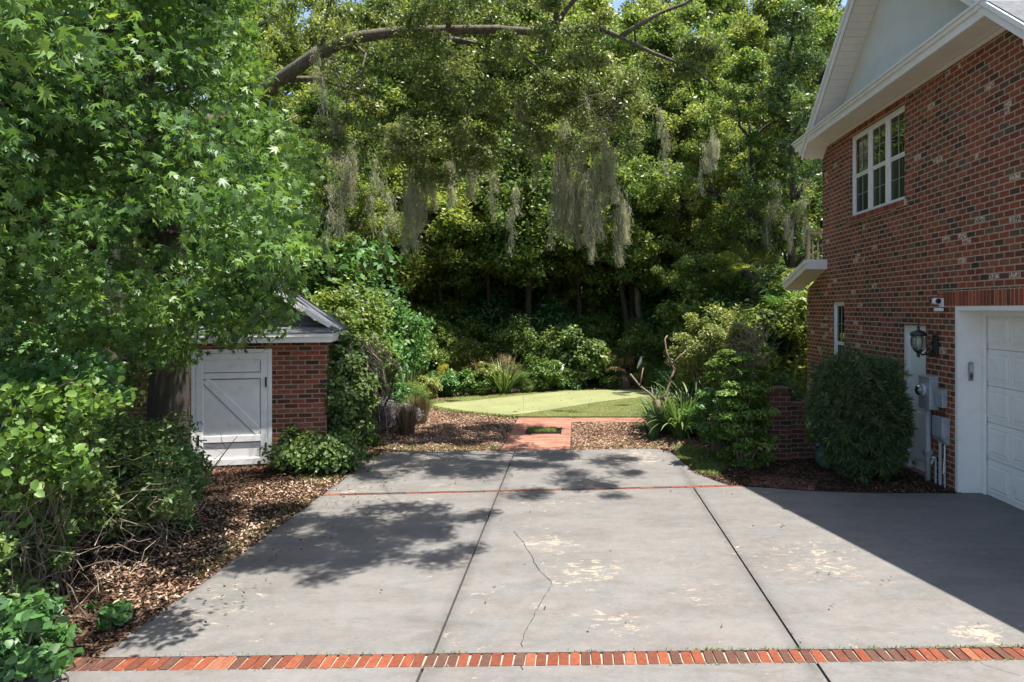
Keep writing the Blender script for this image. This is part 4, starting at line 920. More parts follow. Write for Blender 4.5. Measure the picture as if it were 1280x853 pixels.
C = np.concatenate(SA); P, d, idx = clump_points(rs, C, .16 + .26 * rs.rand(len(C)), 340, .6, .7)
tone = np.clip(.45 + .14 * rs.normal(size=len(C))[idx] + .18 * rs.normal(size=len(P)), 0, 1)
leaves('crown', P - np.array(ol), .033, M['oak'], oak, 'quad', up=.5, out=d * .5, rs=rs, tone=tone)
# twigs reach every clump from the nearest limb
grow(mb, C, [p for p in main] + [tuple(q) for q_, _ in limbs for q in q_], np.array(ol), rr, .014)
for i in range(160):   # bare grey twigs
    c = Vector(W(*[(rr.uniform(720, 790), rr.uniform(100, 190)), (rr.uniform(410, 460), rr.uniform(70, 120))][i % 3 == 0], rr.uniform(10.5, 11.6))); e = c + Vector((rr.uniform(-.35, .35), rr.uniform(-.2, .2), rr.uniform(-.45, .1)))
    mb.tube([loc(q) for q in branch_pts(c, e, rr, 3, .15)], [.006, .005, .003, .0015], 3, cap=False)
mb.build('limb', M['bark_oak'], oak, True)

# spanish moss
def moss_proto(seed, n, L, wid, tass=7):
    rs = np.random.RandomState(seed); segs = 10; t = empty('spanish_moss')
    tc = rs.normal(size=(tass, 2)) * wid; tl = L * (.35 + .65 * rs.rand(tass)) * np.exp(-(tc[:, 0] ** 2) / (5 * wid * wid)); tw = .022 + .05 * rs.rand(tass) * tl; top = rs.rand(tass) * 1.1 * L
    k = rs.randint(0, tass, n); c = tc[k] + rs.normal(size=(n, 2)) * tw[k][:, None]; st = rs.rand(n) * .86 * tl[k]; ln = np.minimum(tl[k] - st, (.12 + .4 * rs.rand(n)) * tl[k])
    tt = np.linspace(0, 1, segs + 1); P = np.zeros((n, segs + 1, 3)); ph = rs.rand(n) * 6.28
    z = -(st[:, None] + ln[:, None] * tt[None]); sq = 1 - .75 * np.clip(-z / tl[k][:, None], 0, 1) ** 1.5
    for ax in (0, 1): P[:, :, ax] = tc[k][:, ax:ax + 1] + (c - tc[k])[:, ax:ax + 1] * sq * 1.3 + np.cumsum(rs.normal(size=(n, segs + 1)) * .014, 1) + .03 * np.sin(-z * 3 + seed + k[:, None])
    P[:, :, 2] = z + (.35 - top[k] * .6)[:, None]
    az = rs.rand(n) * np.pi; sd_ = np.stack([np.cos(az), np.sin(az), 0 * az], 1); w = (.0075 * (.6 + .8 * rs.rand(n)))[:, None] * (.5 + .9 * np.abs(np.sin(tt * 14 + ph[:, None]))) * (1 - .6 * tt)
    A = P - sd_[:, None] * w[..., None] / 2; B = P + sd_[:, None] * w[..., None] / 2; Vv = np.stack([A, B], 2).reshape(-1, 3)
    q = np.array([(2 * i, 2 * i + 1, 2 * i + 3, 2 * i + 2) for i in range(segs)]); F = (q[None] + (np.arange(n) * 2 * (segs + 1))[:, None, None]).reshape(-1, 4)
    npmesh('moss_strands', Vv, F, np.repeat(np.clip(.5 + .15 * rs.normal(size=tass)[k] + .2 * rs.normal(size=n), 0, 1), segs), M['moss'], t); t['category'] = 'moss'; return t
MP = [moss_proto(41, 800, 2.0, .17, 7), moss_proto(42, 620, 1.5, .08, 5), moss_proto(43, 800, 1.6, .36, 12), moss_proto(44, 260, 1.1, .05, 4)]
for m in MP: used.add(m.name)
mos = [(706, 158, 13.0, 0, 1.05, 'tallest hanging of the broad curtain, above the brick path'), (724, 205, 13.1, 1, 1.3, 'long strand in the broad curtain above the path'), (745, 200, 12.8, 1, 1.25, 'right half of the broad curtain above the path'),
       (700, 200, 13.2, 1, 1.2, 'left tip of the broad curtain above the path'), (777, 240, 13.0, 1, 1.15, 'narrow lone tassel right of the broad curtain'), (735, 140, 13.4, 3, 1.4, 'upper part of the broad curtain above the path'),
       (736, 255, 12.7, 1, .9, 'lowest tassel of the broad curtain'), (649, 120, 12.0, 1, .8, 'dark clump in the middle of the canopy'), (520, 185, 13.2, 0, .85, 'pale streak under the limb, left of centre'), (540, 195, 13.5, 1, .9, 'wider pale curtain under the limb, left of centre'),
       (560, 185, 13.8, 1, 1.0, 'thin streak right of the left-hand curtain'), (510, 225, 13.4, 1, 1.2, 'low narrow streak left of centre'), (593, 185, 14, 1, .9, 'short streak between the left curtain and the dark clump'), (615, 200, 14, 3, 1.1, 'faint small streak left of the broad curtain'),
       (398, 78, 11.0, 3, .8, 'tuft hanging where the limb leaves the sweetgum'), (420, 130, 12, 1, .8, 'long tuft beside the sweetgum edge'), (440, 180, 13, 1, 1., 'lower tuft beside the sweetgum edge'), (425, 215, 13, 3, 1.1, 'smallest tuft beside the sweetgum edge'),
       (500, 150, 12.4, 2, .5, 'upper short streak left of centre'), (575, 140, 12.4, 3, 1.1, 'small tuft under the middle of the limb'), (470, 205, 14, 3, 1.3, 'thin streak right of the sweetgum'), (665, 150, 12.6, 3, 1.1, 'wispy tuft right of the dark clump'),
       (890, 165, 16, 1, .75, 'tuft left of the house eave'), (880, 190, 18, 3, 1.0, 'small tuft lower left of the house eave'), (830, 150, 15, 3, 1.1, 'tuft right of the lone tassel'), (757, 170, 12.8, 1, 1.1, 'streak hanging from the bare twigs'), (640, 250, 17, 3, 1.2, 'far pale wisp above the brick path'), (487, 255, 17, 3, 1.2, 'far wisp left of centre'),
       (985, 260, 18, 1, 1.0, 'far tuft beside the balcony railing'), (1003, 240, 17, 3, 1.2, 'wisp closest to the house corner'), (965, 240, 18, 3, 1.3, 'wisp left of the tuft by the balcony'), (415, 250, 16, 3, 1.5, 'faint low wisp by the sweetgum edge')]
for i, (px, py, Y, k, s, where) in enumerate(mos):
    place(MP[k], W(px, py, Y), i * 1.7, (s, s, s * 1.1), f'grey-green spanish moss, {where}', 'spanish moss hanging from the trees', 'moss')
# boughs that carry the moss away from the limb
bm_ = empty('moss_bough', (0, 0, 0)); COL.objects.unlink(bm_); bpy.data.objects.remove(bm_)

# ---------------------------------------------------------------- sweetgum at the left
rs = np.random.RandomState(8); rr = random.Random(8)
gum = empty('sweetgum_tree', (-5.38, 9.05, 0), 0, 'big sweetgum with star-shaped leaves and a thick dark trunk in front of the brick shed', 'tree')
gl = Vector(gum.location); loc = lambda p: tuple(Vector(p) - gl)
mb = MB(); mb.tube([(.02, 0, -.1), (0, 0, .25), (-.02, 0, 1.0), (.05, -.05, 2.2), (.0, -.2, 4), (-.1, -.4, 6), (-.1, -.6, 8.4)], [.34, .27, .25, .225, .19, .13, .05], 14); mb.build('trunk', M['bark_dark'], gum, True)
c0 = V3(-5.15, 6.9, 5.2); Rx = V3(3.05, 3.1, 3.7)
d = dirs(rs, 1350); d[:, 1] = np.where(rs.rand(1350) < .4, -np.abs(d[:, 1]), d[:, 1]); rad_ = (.3 + .7 * rs.rand(1350) ** .6)[:, None]
C = c0 + d * rad_ * Rx * (1 + .13 * np.sin(d[:, :1] * 5 + 1) * np.cos(d[:, 2:] * 6))
C2 = np.stack([rs.uniform(-8.5, -4.5, 190), rs.uniform(4.2, 8.5, 190), rs.uniform(3.5, 8, 190)], 1)
extra = np.array([W(rs.uniform(300, 415), rs.uniform(250, 330), rs.uniform(6.2, 8.2)) for _ in range(46)] + [W(rs.uniform(290, 350), rs.uniform(330, 425), rs.uniform(6.8, 8)) for _ in range(26)] + [W(rs.uniform(340, 425), rs.uniform(150, 260), rs.uniform(6.8, 8.5)) for _ in range(30)]
                 + [W(rs.uniform(20, 190), rs.uniform(380, 470), rs.uniform(6., 8)) for _ in range(22)] + [W(rs.uniform(180, 340), rs.uniform(400, 450), rs.uniform(7.4, 8.6)) for _ in range(24)]
                 + [(-2.15 + rs.uniform(-.45, .45), 4.9 + rs.uniform(-.35, .35), 3.05 + rs.uniform(-.25, .3)) for _ in range(15)] + [W(rs.uniform(-20, 30), rs.uniform(-20, 60), 3.2) for _ in range(4)] + [W(rs.uniform(60, 100), rs.uniform(-40, 0), 3.4) for _ in range(3)])
C = np.concatenate([C, C2, extra]); px_ = 720 + C[:, 0] / C[:, 1] * 853; py_ = 387 - (C[:, 2] - 2.4) / C[:, 1] * 853
low = np.interp(px_, [0, 60, 150, 205, 250, 300, 345, 375, 400, 430], [405, 430, 445, 470, 445, 425, 420, 400, 330, 300])
right = np.interp(py_, [-200, 0, 60, 110, 160, 230, 300, 340, 380, 420, 470], [330, 320, 300, 330, 345, 405, 370, 385, 350, 335, 300])
Cm = (C[:, 1] > 2.9) & (py_ < low - 8) & (px_ < right) & (C[:, 1] < 10.2) & ~((C[:, 2] < 3.4) & (C[:, 1] > 9.3)); C = C[Cm]
P, dd, idx = clump_points(rs, C, .17 + .22 * rs.rand(len(C)), 74, .75, .6)
out = P - c0; out /= np.linalg.norm(out, axis=1)[:, None]
tone = np.clip(.42 + .13 * rs.normal(size=len(C))[idx] + .16 * rs.normal(size=len(P)), 0, 1)
leaves('crown', P - np.array(gl), .054, M['gum'], gum, 'star', up=.6, out=out * .5, rs=rs, tone=tone, down=1.1, jitter=.5)
mb = MB(); tr = [Vector((-5.38, 9.0, 2.0)), Vector((-5.36, 8.9, 3.0)), Vector((-5.4, 8.8, 4)), Vector((-5.45, 8.6, 5.5)), Vector((-5.5, 8.4, 7))]
seeds = [tuple(tr[i].lerp(tr[i + 1], k / 8)) for i in range(4) for k in range(8)]
for i in range(16):
    a = Vector(seeds[rr.randrange(len(seeds))]); e = a.lerp(Vector(C[rr.randrange(len(C))]), .85); q_ = branch_pts(a, e, rr, 8, .09); mb.tube([loc(q) for q in q_], [.05 * (1 - .11 * k) for k in range(9)], 6); seeds += [tuple(q) for q in q_[2:]]
grow(mb, C, seeds, np.array(gl), rr, .011)
mb.build('branches', M['bark_dark'], gum, True)

# ---------------------------------------------------------------- garden plants
S = shrub
def clumpy(name, loc, label, n, length, width, mat, cat='plant', **k):
    t = empty(name, loc, R(random.uniform(0, 360)), label, cat, k.pop('group', None)); blades('straps', n, length, width, M[mat], t, **k); return t
# dark needle-leaved bush by the house: whorls of narrow leaves
rs = np.random.RandomState(61)
t = empty('podocarpus_bush', (3.97, 9.58, 0), 0, 'large dark rounded bush with narrow needle leaves against the house wall', 'bush')
k = 2100; d = dirs(rs, k); d = np.sign(d) * np.abs(d) ** .8; r = (.74 + .26 * rs.rand(k) ** .6)[:, None] * (1 + .05 * np.sin(d[:, :1] * 7 + 2) + .05 * np.cos(d[:, 2:] * 8))
r *= 1 + .13 * (rs.rand(k)[:, None] > .93) * rs.rand(k)[:, None] * 1.6 - .10 * (np.sin(d[:, :1] * 9 + d[:, 2:] * 6) > .75); C = d * r * V3(.60, .50, .83) + V3(0, 0, .93); C[:, 0] += np.where(C[:, 2] < 1, .03, -.03) * 1.0; C[:, 2] = np.maximum(C[:, 2], .05)
idx = np.repeat(np.arange(k), 15); q = dirs(rs, len(idx)); o_ = C - V3(0, 0, .9); o_ /= np.linalg.norm(o_, axis=1)[:, None]
q = q * .95 + o_[idx] * .75; q /= np.linalg.norm(q, axis=1)[:, None]; ln = .088 * (.7 + .6 * rs.rand(len(idx)))
nn = np.cross(q, dirs(rs, len(idx))); nn /= np.linalg.norm(nn, axis=1)[:, None]; x = np.cross(q, nn); w = .0062
B = C[idx]; T_ = B + q * ln[:, None] * 1.25; T_[:, 2] -= .012; Mi = B + q * ln[:, None] * .6
Vv = np.stack([B - x * w * .4, Mi - x * w, T_, Mi + x * w], 1).reshape(-1, 3)
F = np.arange(len(idx) * 4).reshape(-1, 4); tn = np.clip(.35 + .18 * rs.normal(size=k)[idx] + .12 * rs.normal(size=len(idx)), 0, 1)
npmesh('foliage', Vv, F, tn, M['podo'], t)
rr = random.Random(3); mb = MB()
for i in range(40): mb.tube(branch_pts((rr.uniform(-.1, .1), rr.uniform(-.1, .1), -.02), tuple(C[rr.randrange(k)] * .9), rr, 5, .08), [.016, .013, .01, .007, .005, .003], 4, cap=False)
mb.build('stems', M['twig_dark'], t)
# heavenly-bamboo-like tall shrub in front of the pillar
S('nandina', (2.52, 10.3, 0), .42, .38, 1.9, 'lime', 'tall feathery bright green shrub left of the brick pillar', n=23000, size=.028, seed=62, ncl=130, z0=-.1, clump=.2, flat=.35, dark=.55, up=1.2, kind='oval', stems=16)
S('nandina', (2.35, 11.1, 0), .45, .35, 1.25, 'shrub', 'lower green shrub spilling left of the tall feathery one', n=9000, size=.03, seed=63, ncl=70, clump=.2, flat=.4, dark=.6, up=1.1, kind='oval')
S('golden_shrub', (2.75, 13.2, 0), .85, .6, 2.35, 'olive', 'yellow-green shrub with dead twigs on top, behind the tall feathery shrub', n=17000, size=.032, seed=64, ncl=120, clump=.14, flat=.6, dark=.55, up=.6, kind='oval', z0=.35, stems=22)
t = empty('dead_twigs', (3.25, 12.9, 0), 0, 'bushy tangle of dry tan twigs poking above the yellow-green shrub', 'twigs'); mb = MB(); rr = random.Random(64)
for i in range(260):
    a = (rr.uniform(-.25, .2), rr.uniform(-.2, .2), rr.uniform(.9, 1.7)); e = (a[0] + rr.uniform(-.5, .45), a[1] + rr.uniform(-.3, .3), a[2] + rr.uniform(.1, .75)); mb.tube(branch_pts(a, e, rr, 4, .15), [.006, .005, .004, .003, .0015], 3, cap=False)
for i in range(10): mb.tube(branch_pts((rr.uniform(-.1, .1), 0, 0), (rr.uniform(-.25, .2), rr.uniform(-.2, .2), rr.uniform(1, 1.6)), rr, 5, .1), [.018] * 3 + [.012] * 3, 5)
mb.build('twigs', M['twig'], t)
# strap-leaved clumps
CS = 'strap-leaved clumps right of the lawn'
for (x, y, s, n, w) in ((1.95, 12.6, 1.0, 190, 'biggest strap-leaved clump, between the bare tree and the feathery shrub'), (1.6, 13.3, .8, 120, 'upright strap-leaved clump directly behind the bare pruned tree'), (2.35, 13.6, 1.1, 150, 'strap-leaved clump farther back below the yellow-green shrub'), (2.5, 12.2, .65, 90, 'small strap-leaved clump low beside the timber post')):
    clumpy('strap_leaf_clump', (x, y, 0), w, n, 1.15 * s, .035, 'strap', group=CS, spread=.85, base=.14, segs=7, droop=1.9, up=1.45, rs=np.random.RandomState(int(x * 100)))
clumpy('agave', (1.42, 12.45, 0), 'dark upright succulent with stiff pointed leaves at the foot of the bare pruned tree', 22, .62, .075, 'agave', spread=.55, base=.07, segs=5, droop=.25, up=1.45, rs=np.random.RandomState(5))
L = empty('timber_post', (2.32, 11.35, 0), 0, 'short weathered timber post under the feathery shrub', 'post'); mb = MB(); mb.box((-.06, -.06, -.1), (.06, .06, .62)); mb.build('post', M['timber'], L, bevel=.01); mb = MB(); mb.box((-.065, -.065, .621), (.065, .065, .64)); mb.build('post_top', M['timber'], L)
L = empty('slanted_stake', (2.66, 10.0, 0), 0, 'pale mossy stake standing against the left side of the brick pillar', 'stake'); mb = MB(); mb.tube([(.25, .35, 0), (.22, .36, .5), (.23, .35, 1.0)], .022, 7); mb.build('stake', M['bark_pale'], L)
# bare pruned tree
t = empty('pruned_tree', (1.5, 12.7, 0), 0, 'small bare pruned tree with forked tan branches beside the lawn', 'tree')
def Wt(px, py, Y=12.7): return (((px - 720) * Y / 853) - 1.5, Y - 12.7, 2.4 + (387 - py) * Y / 853)
mb = MB(); mb.tube([(.0, 0, -.05), Wt(822, 530), Wt(823, 512), Wt(821, 500)], [.075, .062, .056, .058], 9); mb.build('trunk', M['bark_tan'], t, True)
mb = MB()
for pts, r in (([(821, 502), (812, 492), (800, 483), (791, 472), (788, 468)], .04), ([(800, 484), (802, 470), (804, 460)], .02), ([(822, 502), (833, 492), (838, 475), (843, 462), (839, 452)], .042), ([(839, 456), (833, 440), (831, 424), (834, 420)], .03), ([(840, 456), (849, 446), (863, 434)], .028), ([(838, 456), (832, 451), (830, 453)], .022), ([(823, 514), (831, 505), (834, 492)], .022)):
    P = [Wt(*p, 12.7 + .06 * i) for i, p in enumerate(pts)]; mb.tube(P, [r * .72 * (1 - .5 * i / len(P)) * (1 + .12 * math.sin(i * 5)) for i in range(len(P))], 8)
mb.build('branches', M['bark_tan'], t, True)
L = empty('flower_pot', (3.72, 10.1, 0), 0, 'tipped dark teal glazed pot with a leafy plant, in front of the low brick wall', 'pot')
mb = MB(); mb.lathe([(.02, 0), (.10, .01), (.165, .12), (.175, .22), (.12, .34), (.105, .36), (.14, .39), (.13, .395), (.09, .35), (.05, .3)], (0, 0, 0), 20); o = mb.build('pot', M['clay'], L, True); o.rotation_euler = (0, R(-28), 0); o.location = (.08, 0, .05)
rs = np.random.RandomState(66); P = rs.normal(size=(240, 3)) * V3(.10, .1, .12) + V3(-.12, 0, .62); leaves('foliage', P, .042, M['shrub'], L, 'round', up=.8, rs=rs)
mb = MB()
for i in range(9): mb.tube(branch_pts((-.06, 0, .36), tuple(P[i * 9]), random.Random(i), 3, .1), .005, 4)
mb.build('stems', M['twig_dark'], L)
S('creeping_shrub', (4.55, 11.35, 0), .35, .3, 1.55, 'wood_c', 'dark spindly shrub between the low brick wall and the narrow window', n=2600, size=.035, seed=67, ncl=36, clump=.2, stems=20)
S('border_shrub', (3.55, 11.9, 0), .5, .35, 1.35, 'strap', 'pale grassy shrub seen over the low brick wall', n=5000, size=.05, seed=68, ncl=40, clump=.25, kind='needle')

# left bed between shed and lawn
def at(px, py): X, Y = G(px, py); return (X, Y, 0)
VINE = S('climbing_vine', (-3.78, 11.3, 0), .42, .75, 2.0, 'wood_c', 'dark ivy climbing the right corner of the brick shed', 'vine', n=15000, size=.036, seed=70, ncl=100, clump=.15, flat=.8, dark=.45, z0=.0, kind='round', bark='twig')
t = empty('dead_vine', (-3.6, 11.6, 0), 0, 'grey tangle of dead vine stems beneath the right end of the shed eave', 'vine'); mb = MB(); rr = random.Random(70)
for i in range(60):
    a = (rr.uniform(-.25, .25), rr.uniform(-.3, .3), rr.uniform(1.5, 2.0)); e = (a[0] + rr.uniform(-.1, .55), a[1] + rr.uniform(-.3, .3), a[2] - rr.uniform(.2, 1.3)); mb.tube(branch_pts(a, e, rr, 5, .15), [.008, .007, .006, .005, .004, .002], 4, cap=False)
mb.build('stems', M['twig'], t)
S('dark_shrub', (-3.8, 10.1, 0), .62, .5, .48, 'wood_c', 'low dark glossy shrub at the corner of shed and driveway', n=5200, size=.034, seed=71, ncl=60, clump=.22, kind='round', dark=.55)
S('dark_shrub', (-4.2, 10.45, 0), .35, .3, .55, 'wood_c', 'dark leafy plant between the shed door and the glossy corner shrub', n=3500, size=.036, seed=72, ncl=40, kind='oval', dark=.5)
S('sage_mound', at(484, 540), .55, .4, .58, 'purple', 'grey-purple mounded plant in the mulch bed left of the lawn', 'plant', n=12000, size=.028, seed=73, ncl=70, kind='needle', up=.9, stems=14, dark=.5)
clumpy('grass_tuft', at(509, 545), 'upright dark olive grass tuft nearest the driveway in the mulch bed', 300, .62, .012, 'straw', 'grass tuft', group='ornamental grasses left of the lawn', spread=.32, base=.13, droop=.6, up=1.5, rs=np.random.RandomState(74))
clumpy('grass_tuft', at(524, 531), 'brown dry grass tuft at the left tip of the lawn', 380, .6, .011, 'straw', 'grass tuft', group='ornamental grasses left of the lawn', spread=.3, base=.16, droop=.6, up=1.5, rs=np.random.RandomState(75))
S('lime_shrub', at(512, 523), .5, .4, .75, 'lime', 'bright lime feathery plant above the two grass tufts', 'plant', n=9000, size=.03, seed=76, ncl=60, kind='needle', up=.5, dark=.5)
S('flowering_shrub', at(470, 530), .75, .5, 1.2, 'shrub', 'mixed green shrub with reddish tips behind the purple mound', n=11000, size=.035, seed=77, ncl=90, clump=.13, dark=.6)
S('red_leaved_plant', at(462, 536), .3, .25, .95, 'red', 'small red-tipped plant among the shrubs right of the ivy', 'plant', n=1500, size=.03, seed=78, ncl=34, clump=.12, dark=.5, z0=.45)
S('thin_sapling', at(468, 545), .42, .35, 1.75, 'olive', 'thin-stemmed sapling with sparse olive leaves right of the ivy', 'sapling', n=3600, size=.03, seed=79, ncl=56, clump=.12, dark=.45, z0=.45, stems=12, bark='bark_dark')
S('dry_shrub', at(440, 552), .4, .35, .62, 'straw', 'dry straw-coloured plant below the dead vine', 'plant', n=3000, size=.03, seed=80, ncl=44, kind='needle')
S('weed', at(474, 560), .12, .1, .22, 'lime', 'small lime weed by the driveway edge in the left bed', 'plant', n=260, size=.03, seed=81, ncl=12)
clumpy('iris_clump', at(508, 508), 'tall green iris blades behind the lime plant', 90, 1.0, .035, 'strap', 'plant', spread=.4, base=.2, droop=.5, up=1.5, rs=np.random.RandomState(82))
# border behind the lawn, left to right
S('border_shrub', at(552, 497), .7, .4, .62, 'shrub', 'low broad-leaved green plant left of the yellow shrub', 'plant', n=7000, size=.045, seed=83, ncl=50, dark=.5)
S('yellow_shrub', at(562, 496), .42, .35, .85, 'yellow', 'golden yellow-leaved shrub behind the left end of the lawn', n=6000, size=.038, seed=84, ncl=50, dark=.5, kind='needle')
S('lime_shrub', at(592, 496), .45, .35, .7, 'lime', 'lime shrub just right of the golden yellow one', n=6500, size=.036, seed=85, ncl=50, dark=.55)
S('lime_shrub', at(613, 494), .4, .35, .85, 'olive', 'yellow-green shrub left of the central spiky clump', n=6000, size=.035, seed=86, ncl=50, dark=.6)
clumpy('spiky_clump', at(630, 494), 'central spiky clump of grey-green blades behind the lawn', 150, 1.15, .035, 'strap', 'plant', spread=.8, base=.2, droop=.8, up=1.35, rs=np.random.RandomState(87))
S('dry_shrub', at(628, 491), .7, .4, 1.05, 'straw', 'dry pinkish-brown plant rising behind the central spiky clump', 'plant', n=5000, size=.03, seed=88, ncl=60, kind='needle', dark=.7)
S('fern_clump', at(655, 492), .5, .35, .62, 'lime', 'soft light-green plants right of the central spiky clump', 'plant', n=6000, size=.036, seed=89, ncl=50, kind='needle', dark=.45)
S('lime_shrub', at(680, 491), .52, .4, 1.05, 'lime', 'rounded yellow-green bush above the door mat', n=9000, size=.036, seed=90, ncl=70, dark=.52)
S('glossy_shrub', at(722, 487), .95, .6, 1.6, 'wood_c', 'large glossy dark bush between the white ornament and the fan palm', n=14000, size=.055, seed=91, ncl=110, dark=.68, kind='round')
S('lime_shrub', at(761, 488), .32, .3, .62, 'lime', 'small lime shrub left of the brown fan palm', n=4000, size=.036, seed=92, ncl=40, dark=.5)
S('fern_clump', at(815, 489), .5, .35, .8, 'lime', 'light fern-like plant behind the bare pruned tree', 'plant', n=6000, size=.04, seed=93, ncl=50, kind='needle', dark=.45)
S('low_shrub', at(705, 489), .45, .3, .45, 'shrub', 'low green plant at the foot of the white ornament', 'plant', n=3600, size=.036, seed=94, ncl=40)
S('low_shrub', at(533, 500), .55, .35, .6, 'olive', 'loose olive plant at the far left of the lawn border', 'plant', n=4200, size=.04, seed=95, ncl=44, dark=.55)
S('low_shrub', at(842, 492), .5, .35, .75, 'shrub', 'mid-green bush behind the straps right of the bare tree', n=6000, size=.04, seed=96, ncl=50, dark=.6)
S('low_shrub', at(870, 494), .6, .4, .95, 'wood_b', 'pale green bush behind the largest strap-leaved clump', n=7000, size=.04, seed=97, ncl=60, dark=.6)
# fan palms: pleated fans on stalks
def fan_palm(loc, s, mat, label, n=13, trunk=.0, seed=1):
    rr = random.Random(seed); t = empty('fan_palm', loc, 0, label, 'palm'); mb = MB(); st = MB()
    if trunk: st.tube([(0, 0, -.1), (.05, 0, trunk * .5), (0, 0, trunk)], [.2 * s, .17 * s, .16 * s], 9)
    for i in range(n):
        az = i * 2.4 + rr.uniform(-.3, .3); el = rr.uniform(.0, 1.25); L_ = s * rr.uniform(.5, .8)
        dv = Vector((math.cos(az) * math.cos(el), math.sin(az) * math.cos(el), math.sin(el))); h = Vector((0, 0, trunk)); tip = h + dv * L_
        st.tube([h, h + dv * L_ * .5 + Vector((0, 0, .04)), tip], [.012 * s, .009 * s, .007 * s], 5)
        sd = dv.cross(Vector((0, 0, 1))).normalized(); upv = sd.cross(dv)
        for k in range(23):
            a = R(-125 + 250 * k / 22); q = dv * math.cos(a) + sd * math.sin(a); ln = s * .5 * (1 - .25 * abs(math.sin(a / 1.6))); w = q.cross(upv).normalized() * .018 * s
            m_ = tip + q * ln * .6 + upv * .01; e = tip + q * ln - Vector((0, 0, .13 * s * rr.uniform(.5, 1.5))); mb.add([tip, m_ - w, e, m_ + w], [(0, 1, 2, 3)], rr.random())
    mb.build('fronds', M[mat], t); st.build('trunk', M['timber'], t)
fan_palm((1.42, 20.7, .0), 1.0, 'straw', 'grey-brown wilted fan palm on the far edge of the lawn', 16, .35, 2)
fan_palm((5.6, 17.2, 0), 1.25, 'shrub', 'green fan palm crown right beside the house corner', 20, 2.0, 3)
fan_palm((5.05, 19.0, 0), 1.3, 'wood_b', 'taller pale fan palm behind the one by the house corner', 20, 3.1, 4)
fan_palm((2.0, 22.4, 0), 1.1, 'wood_c', 'dark green fan palm above the wilted brown one', 16, 1.0, 5)
# two small pale ornaments beyond the lawn
for (px, py, h, lb) in ((702, 491, .62, 'white bird ornament on a stake left of the glossy dark bush'), (800, 491, .85, 'white bird ornament on a stake behind the bare pruned tree')):
    X, Y = G(px, py); L = empty('bird_ornament', (X, Y, 0), 0, lb, 'ornament')
    mb = MB(); mb.tube([(0, 0, 0), (0, 0, h - .1)], .01, 6); mb.build('stake', M['metal_dark'], L)
    mb = MB(); mb.tube([(-.08, 0, h - .16), (-.04, 0, h - .06), (.0, 0, h + .02), (.035, 0, h + .12), (.03, 0, h + .16), (.05, 0, h + .18), (.09, 0, h + .17)], [.008, .035, .052, .035, .02, .022, .005], 9); mb.build('body', M['stone'], L, True)

# ---------------------------------------------------------------- thicket along the left side
S('round_leaf_vine', (-3.62, 4.95, 0), .62, .55, 1.0, 'lime', 'x', 'vine', n=10, size=.01, seed=1, ncl=5, stems=1)
o = bpy.data.objects['round_leaf_vine']
for c_ in list(o.children): bpy.data.objects.remove(c_)
bpy.data.objects.remove(o)
def cluster(name, cs, rad, n, size, kind, mat, label, cat='bush', seed=1, base=None, up=.8, dark=.5, bark='twig_dark', down=.3, group=None):
    """leaf clumps placed one by one, each fed by a stem from the foot"""
    rs = np.random.RandomState(seed); rr = random.Random(seed); cs = np.array(cs, dtype=float); base = base or (cs[:, 0].mean(), cs[:, 1].mean(), 0)
    t = empty(name, base, 0, label, cat, group); b = np.array(base); P, d, idx = clump_points(rs, cs, rad * (.7 + .6 * rs.rand(len(cs))), n // len(cs), .75, .6); P[:, 2] = np.maximum(P[:, 2], .02)
    tone = np.clip(dark + .12 * rs.normal(size=len(cs))[idx] + .15 * rs.normal(size=len(P)), 0, 1)
    leaves('foliage', P - b, size, M[mat], t, kind, up=up, out=d * .3, rs=rs, tone=tone, down=down)
    mb = MB()
    for c in cs[::2]: mb.tube(branch_pts((rr.uniform(-.5, .5), rr.uniform(-.5, .5), -.03), tuple(c - b), rr, 6, .12), [.008, .007, .006, .005, .004, .003, .002], 4, cap=False)
    mb.build('stems', M[bark], t); return t
rs = np.random.RandomState(90)
# sprays of round lit leaves: arching over from the left
pts = [W(rs.uniform(-10, 110), rs.uniform(478, 560), rs.uniform(4.6, 5.4)) for _ in range(34)] + [W(rs.uniform(40, 150), rs.uniform(490, 540), rs.uniform(4.7, 5.5)) for _ in range(26)] + [W(rs.uniform(60, 112), rs.uniform(560, 606), rs.uniform(4.6, 5.2)) for _ in range(18)] + [W(rs.uniform(-5, 50), rs.uniform(540, 660), rs.uniform(4.5, 5)) for _ in range(22)]
cluster('round_leaf_vine', pts, .15, 1900, .036, 'round', 'lime', 'sunlit vine with round lime leaves at the left edge, below the sweetgum', 'vine', 91, base=(-4.4, 5.1, 0), dark=.45)
pts = [(rs.uniform(-5.6, -3.95), rs.uniform(5.0, 7.6), rs.uniform(.3, 1.35)) for _ in range(90)]; pts = [p for p in pts if p[0] < -3.9 - .1 * (p[1] - 5)]
cluster('bramble_bush', pts, .24, 17000, .036, 'oval', 'wood_c', 'dark tangled bush behind the round-leaved vine', 'bush', 92, base=(-4.8, 6.2, 0), dark=.5)
pts = [W(rs.uniform(130, 250), rs.uniform(560, 690), rs.uniform(6.9, 8.2)) for _ in range(80)]; pts = [p for p in pts if p[2] > .05 and p[0] > -5.9 and p[0] < -4.0]
cluster('leafy_bush', pts, .2, 9000, .036, 'oval', 'shrub', 'green bush in front of the sweetgum trunk and shed door', 'bush', 93, base=(-4.75, 7.6, 0), dark=.45)
pts = [W(rs.uniform(110, 235), rs.uniform(600, 660), rs.uniform(6.2, 7.2)) for _ in range(26)]; pts = [p for p in pts if p[2] > .05]
cluster('thorny_bush', pts, .16, 2400, .03, 'oval', 'strap', 'thin pale green shoots at the right side of the thicket', 'bush', 94, base=(-4.3, 6.7, 0), dark=.6, up=.4)
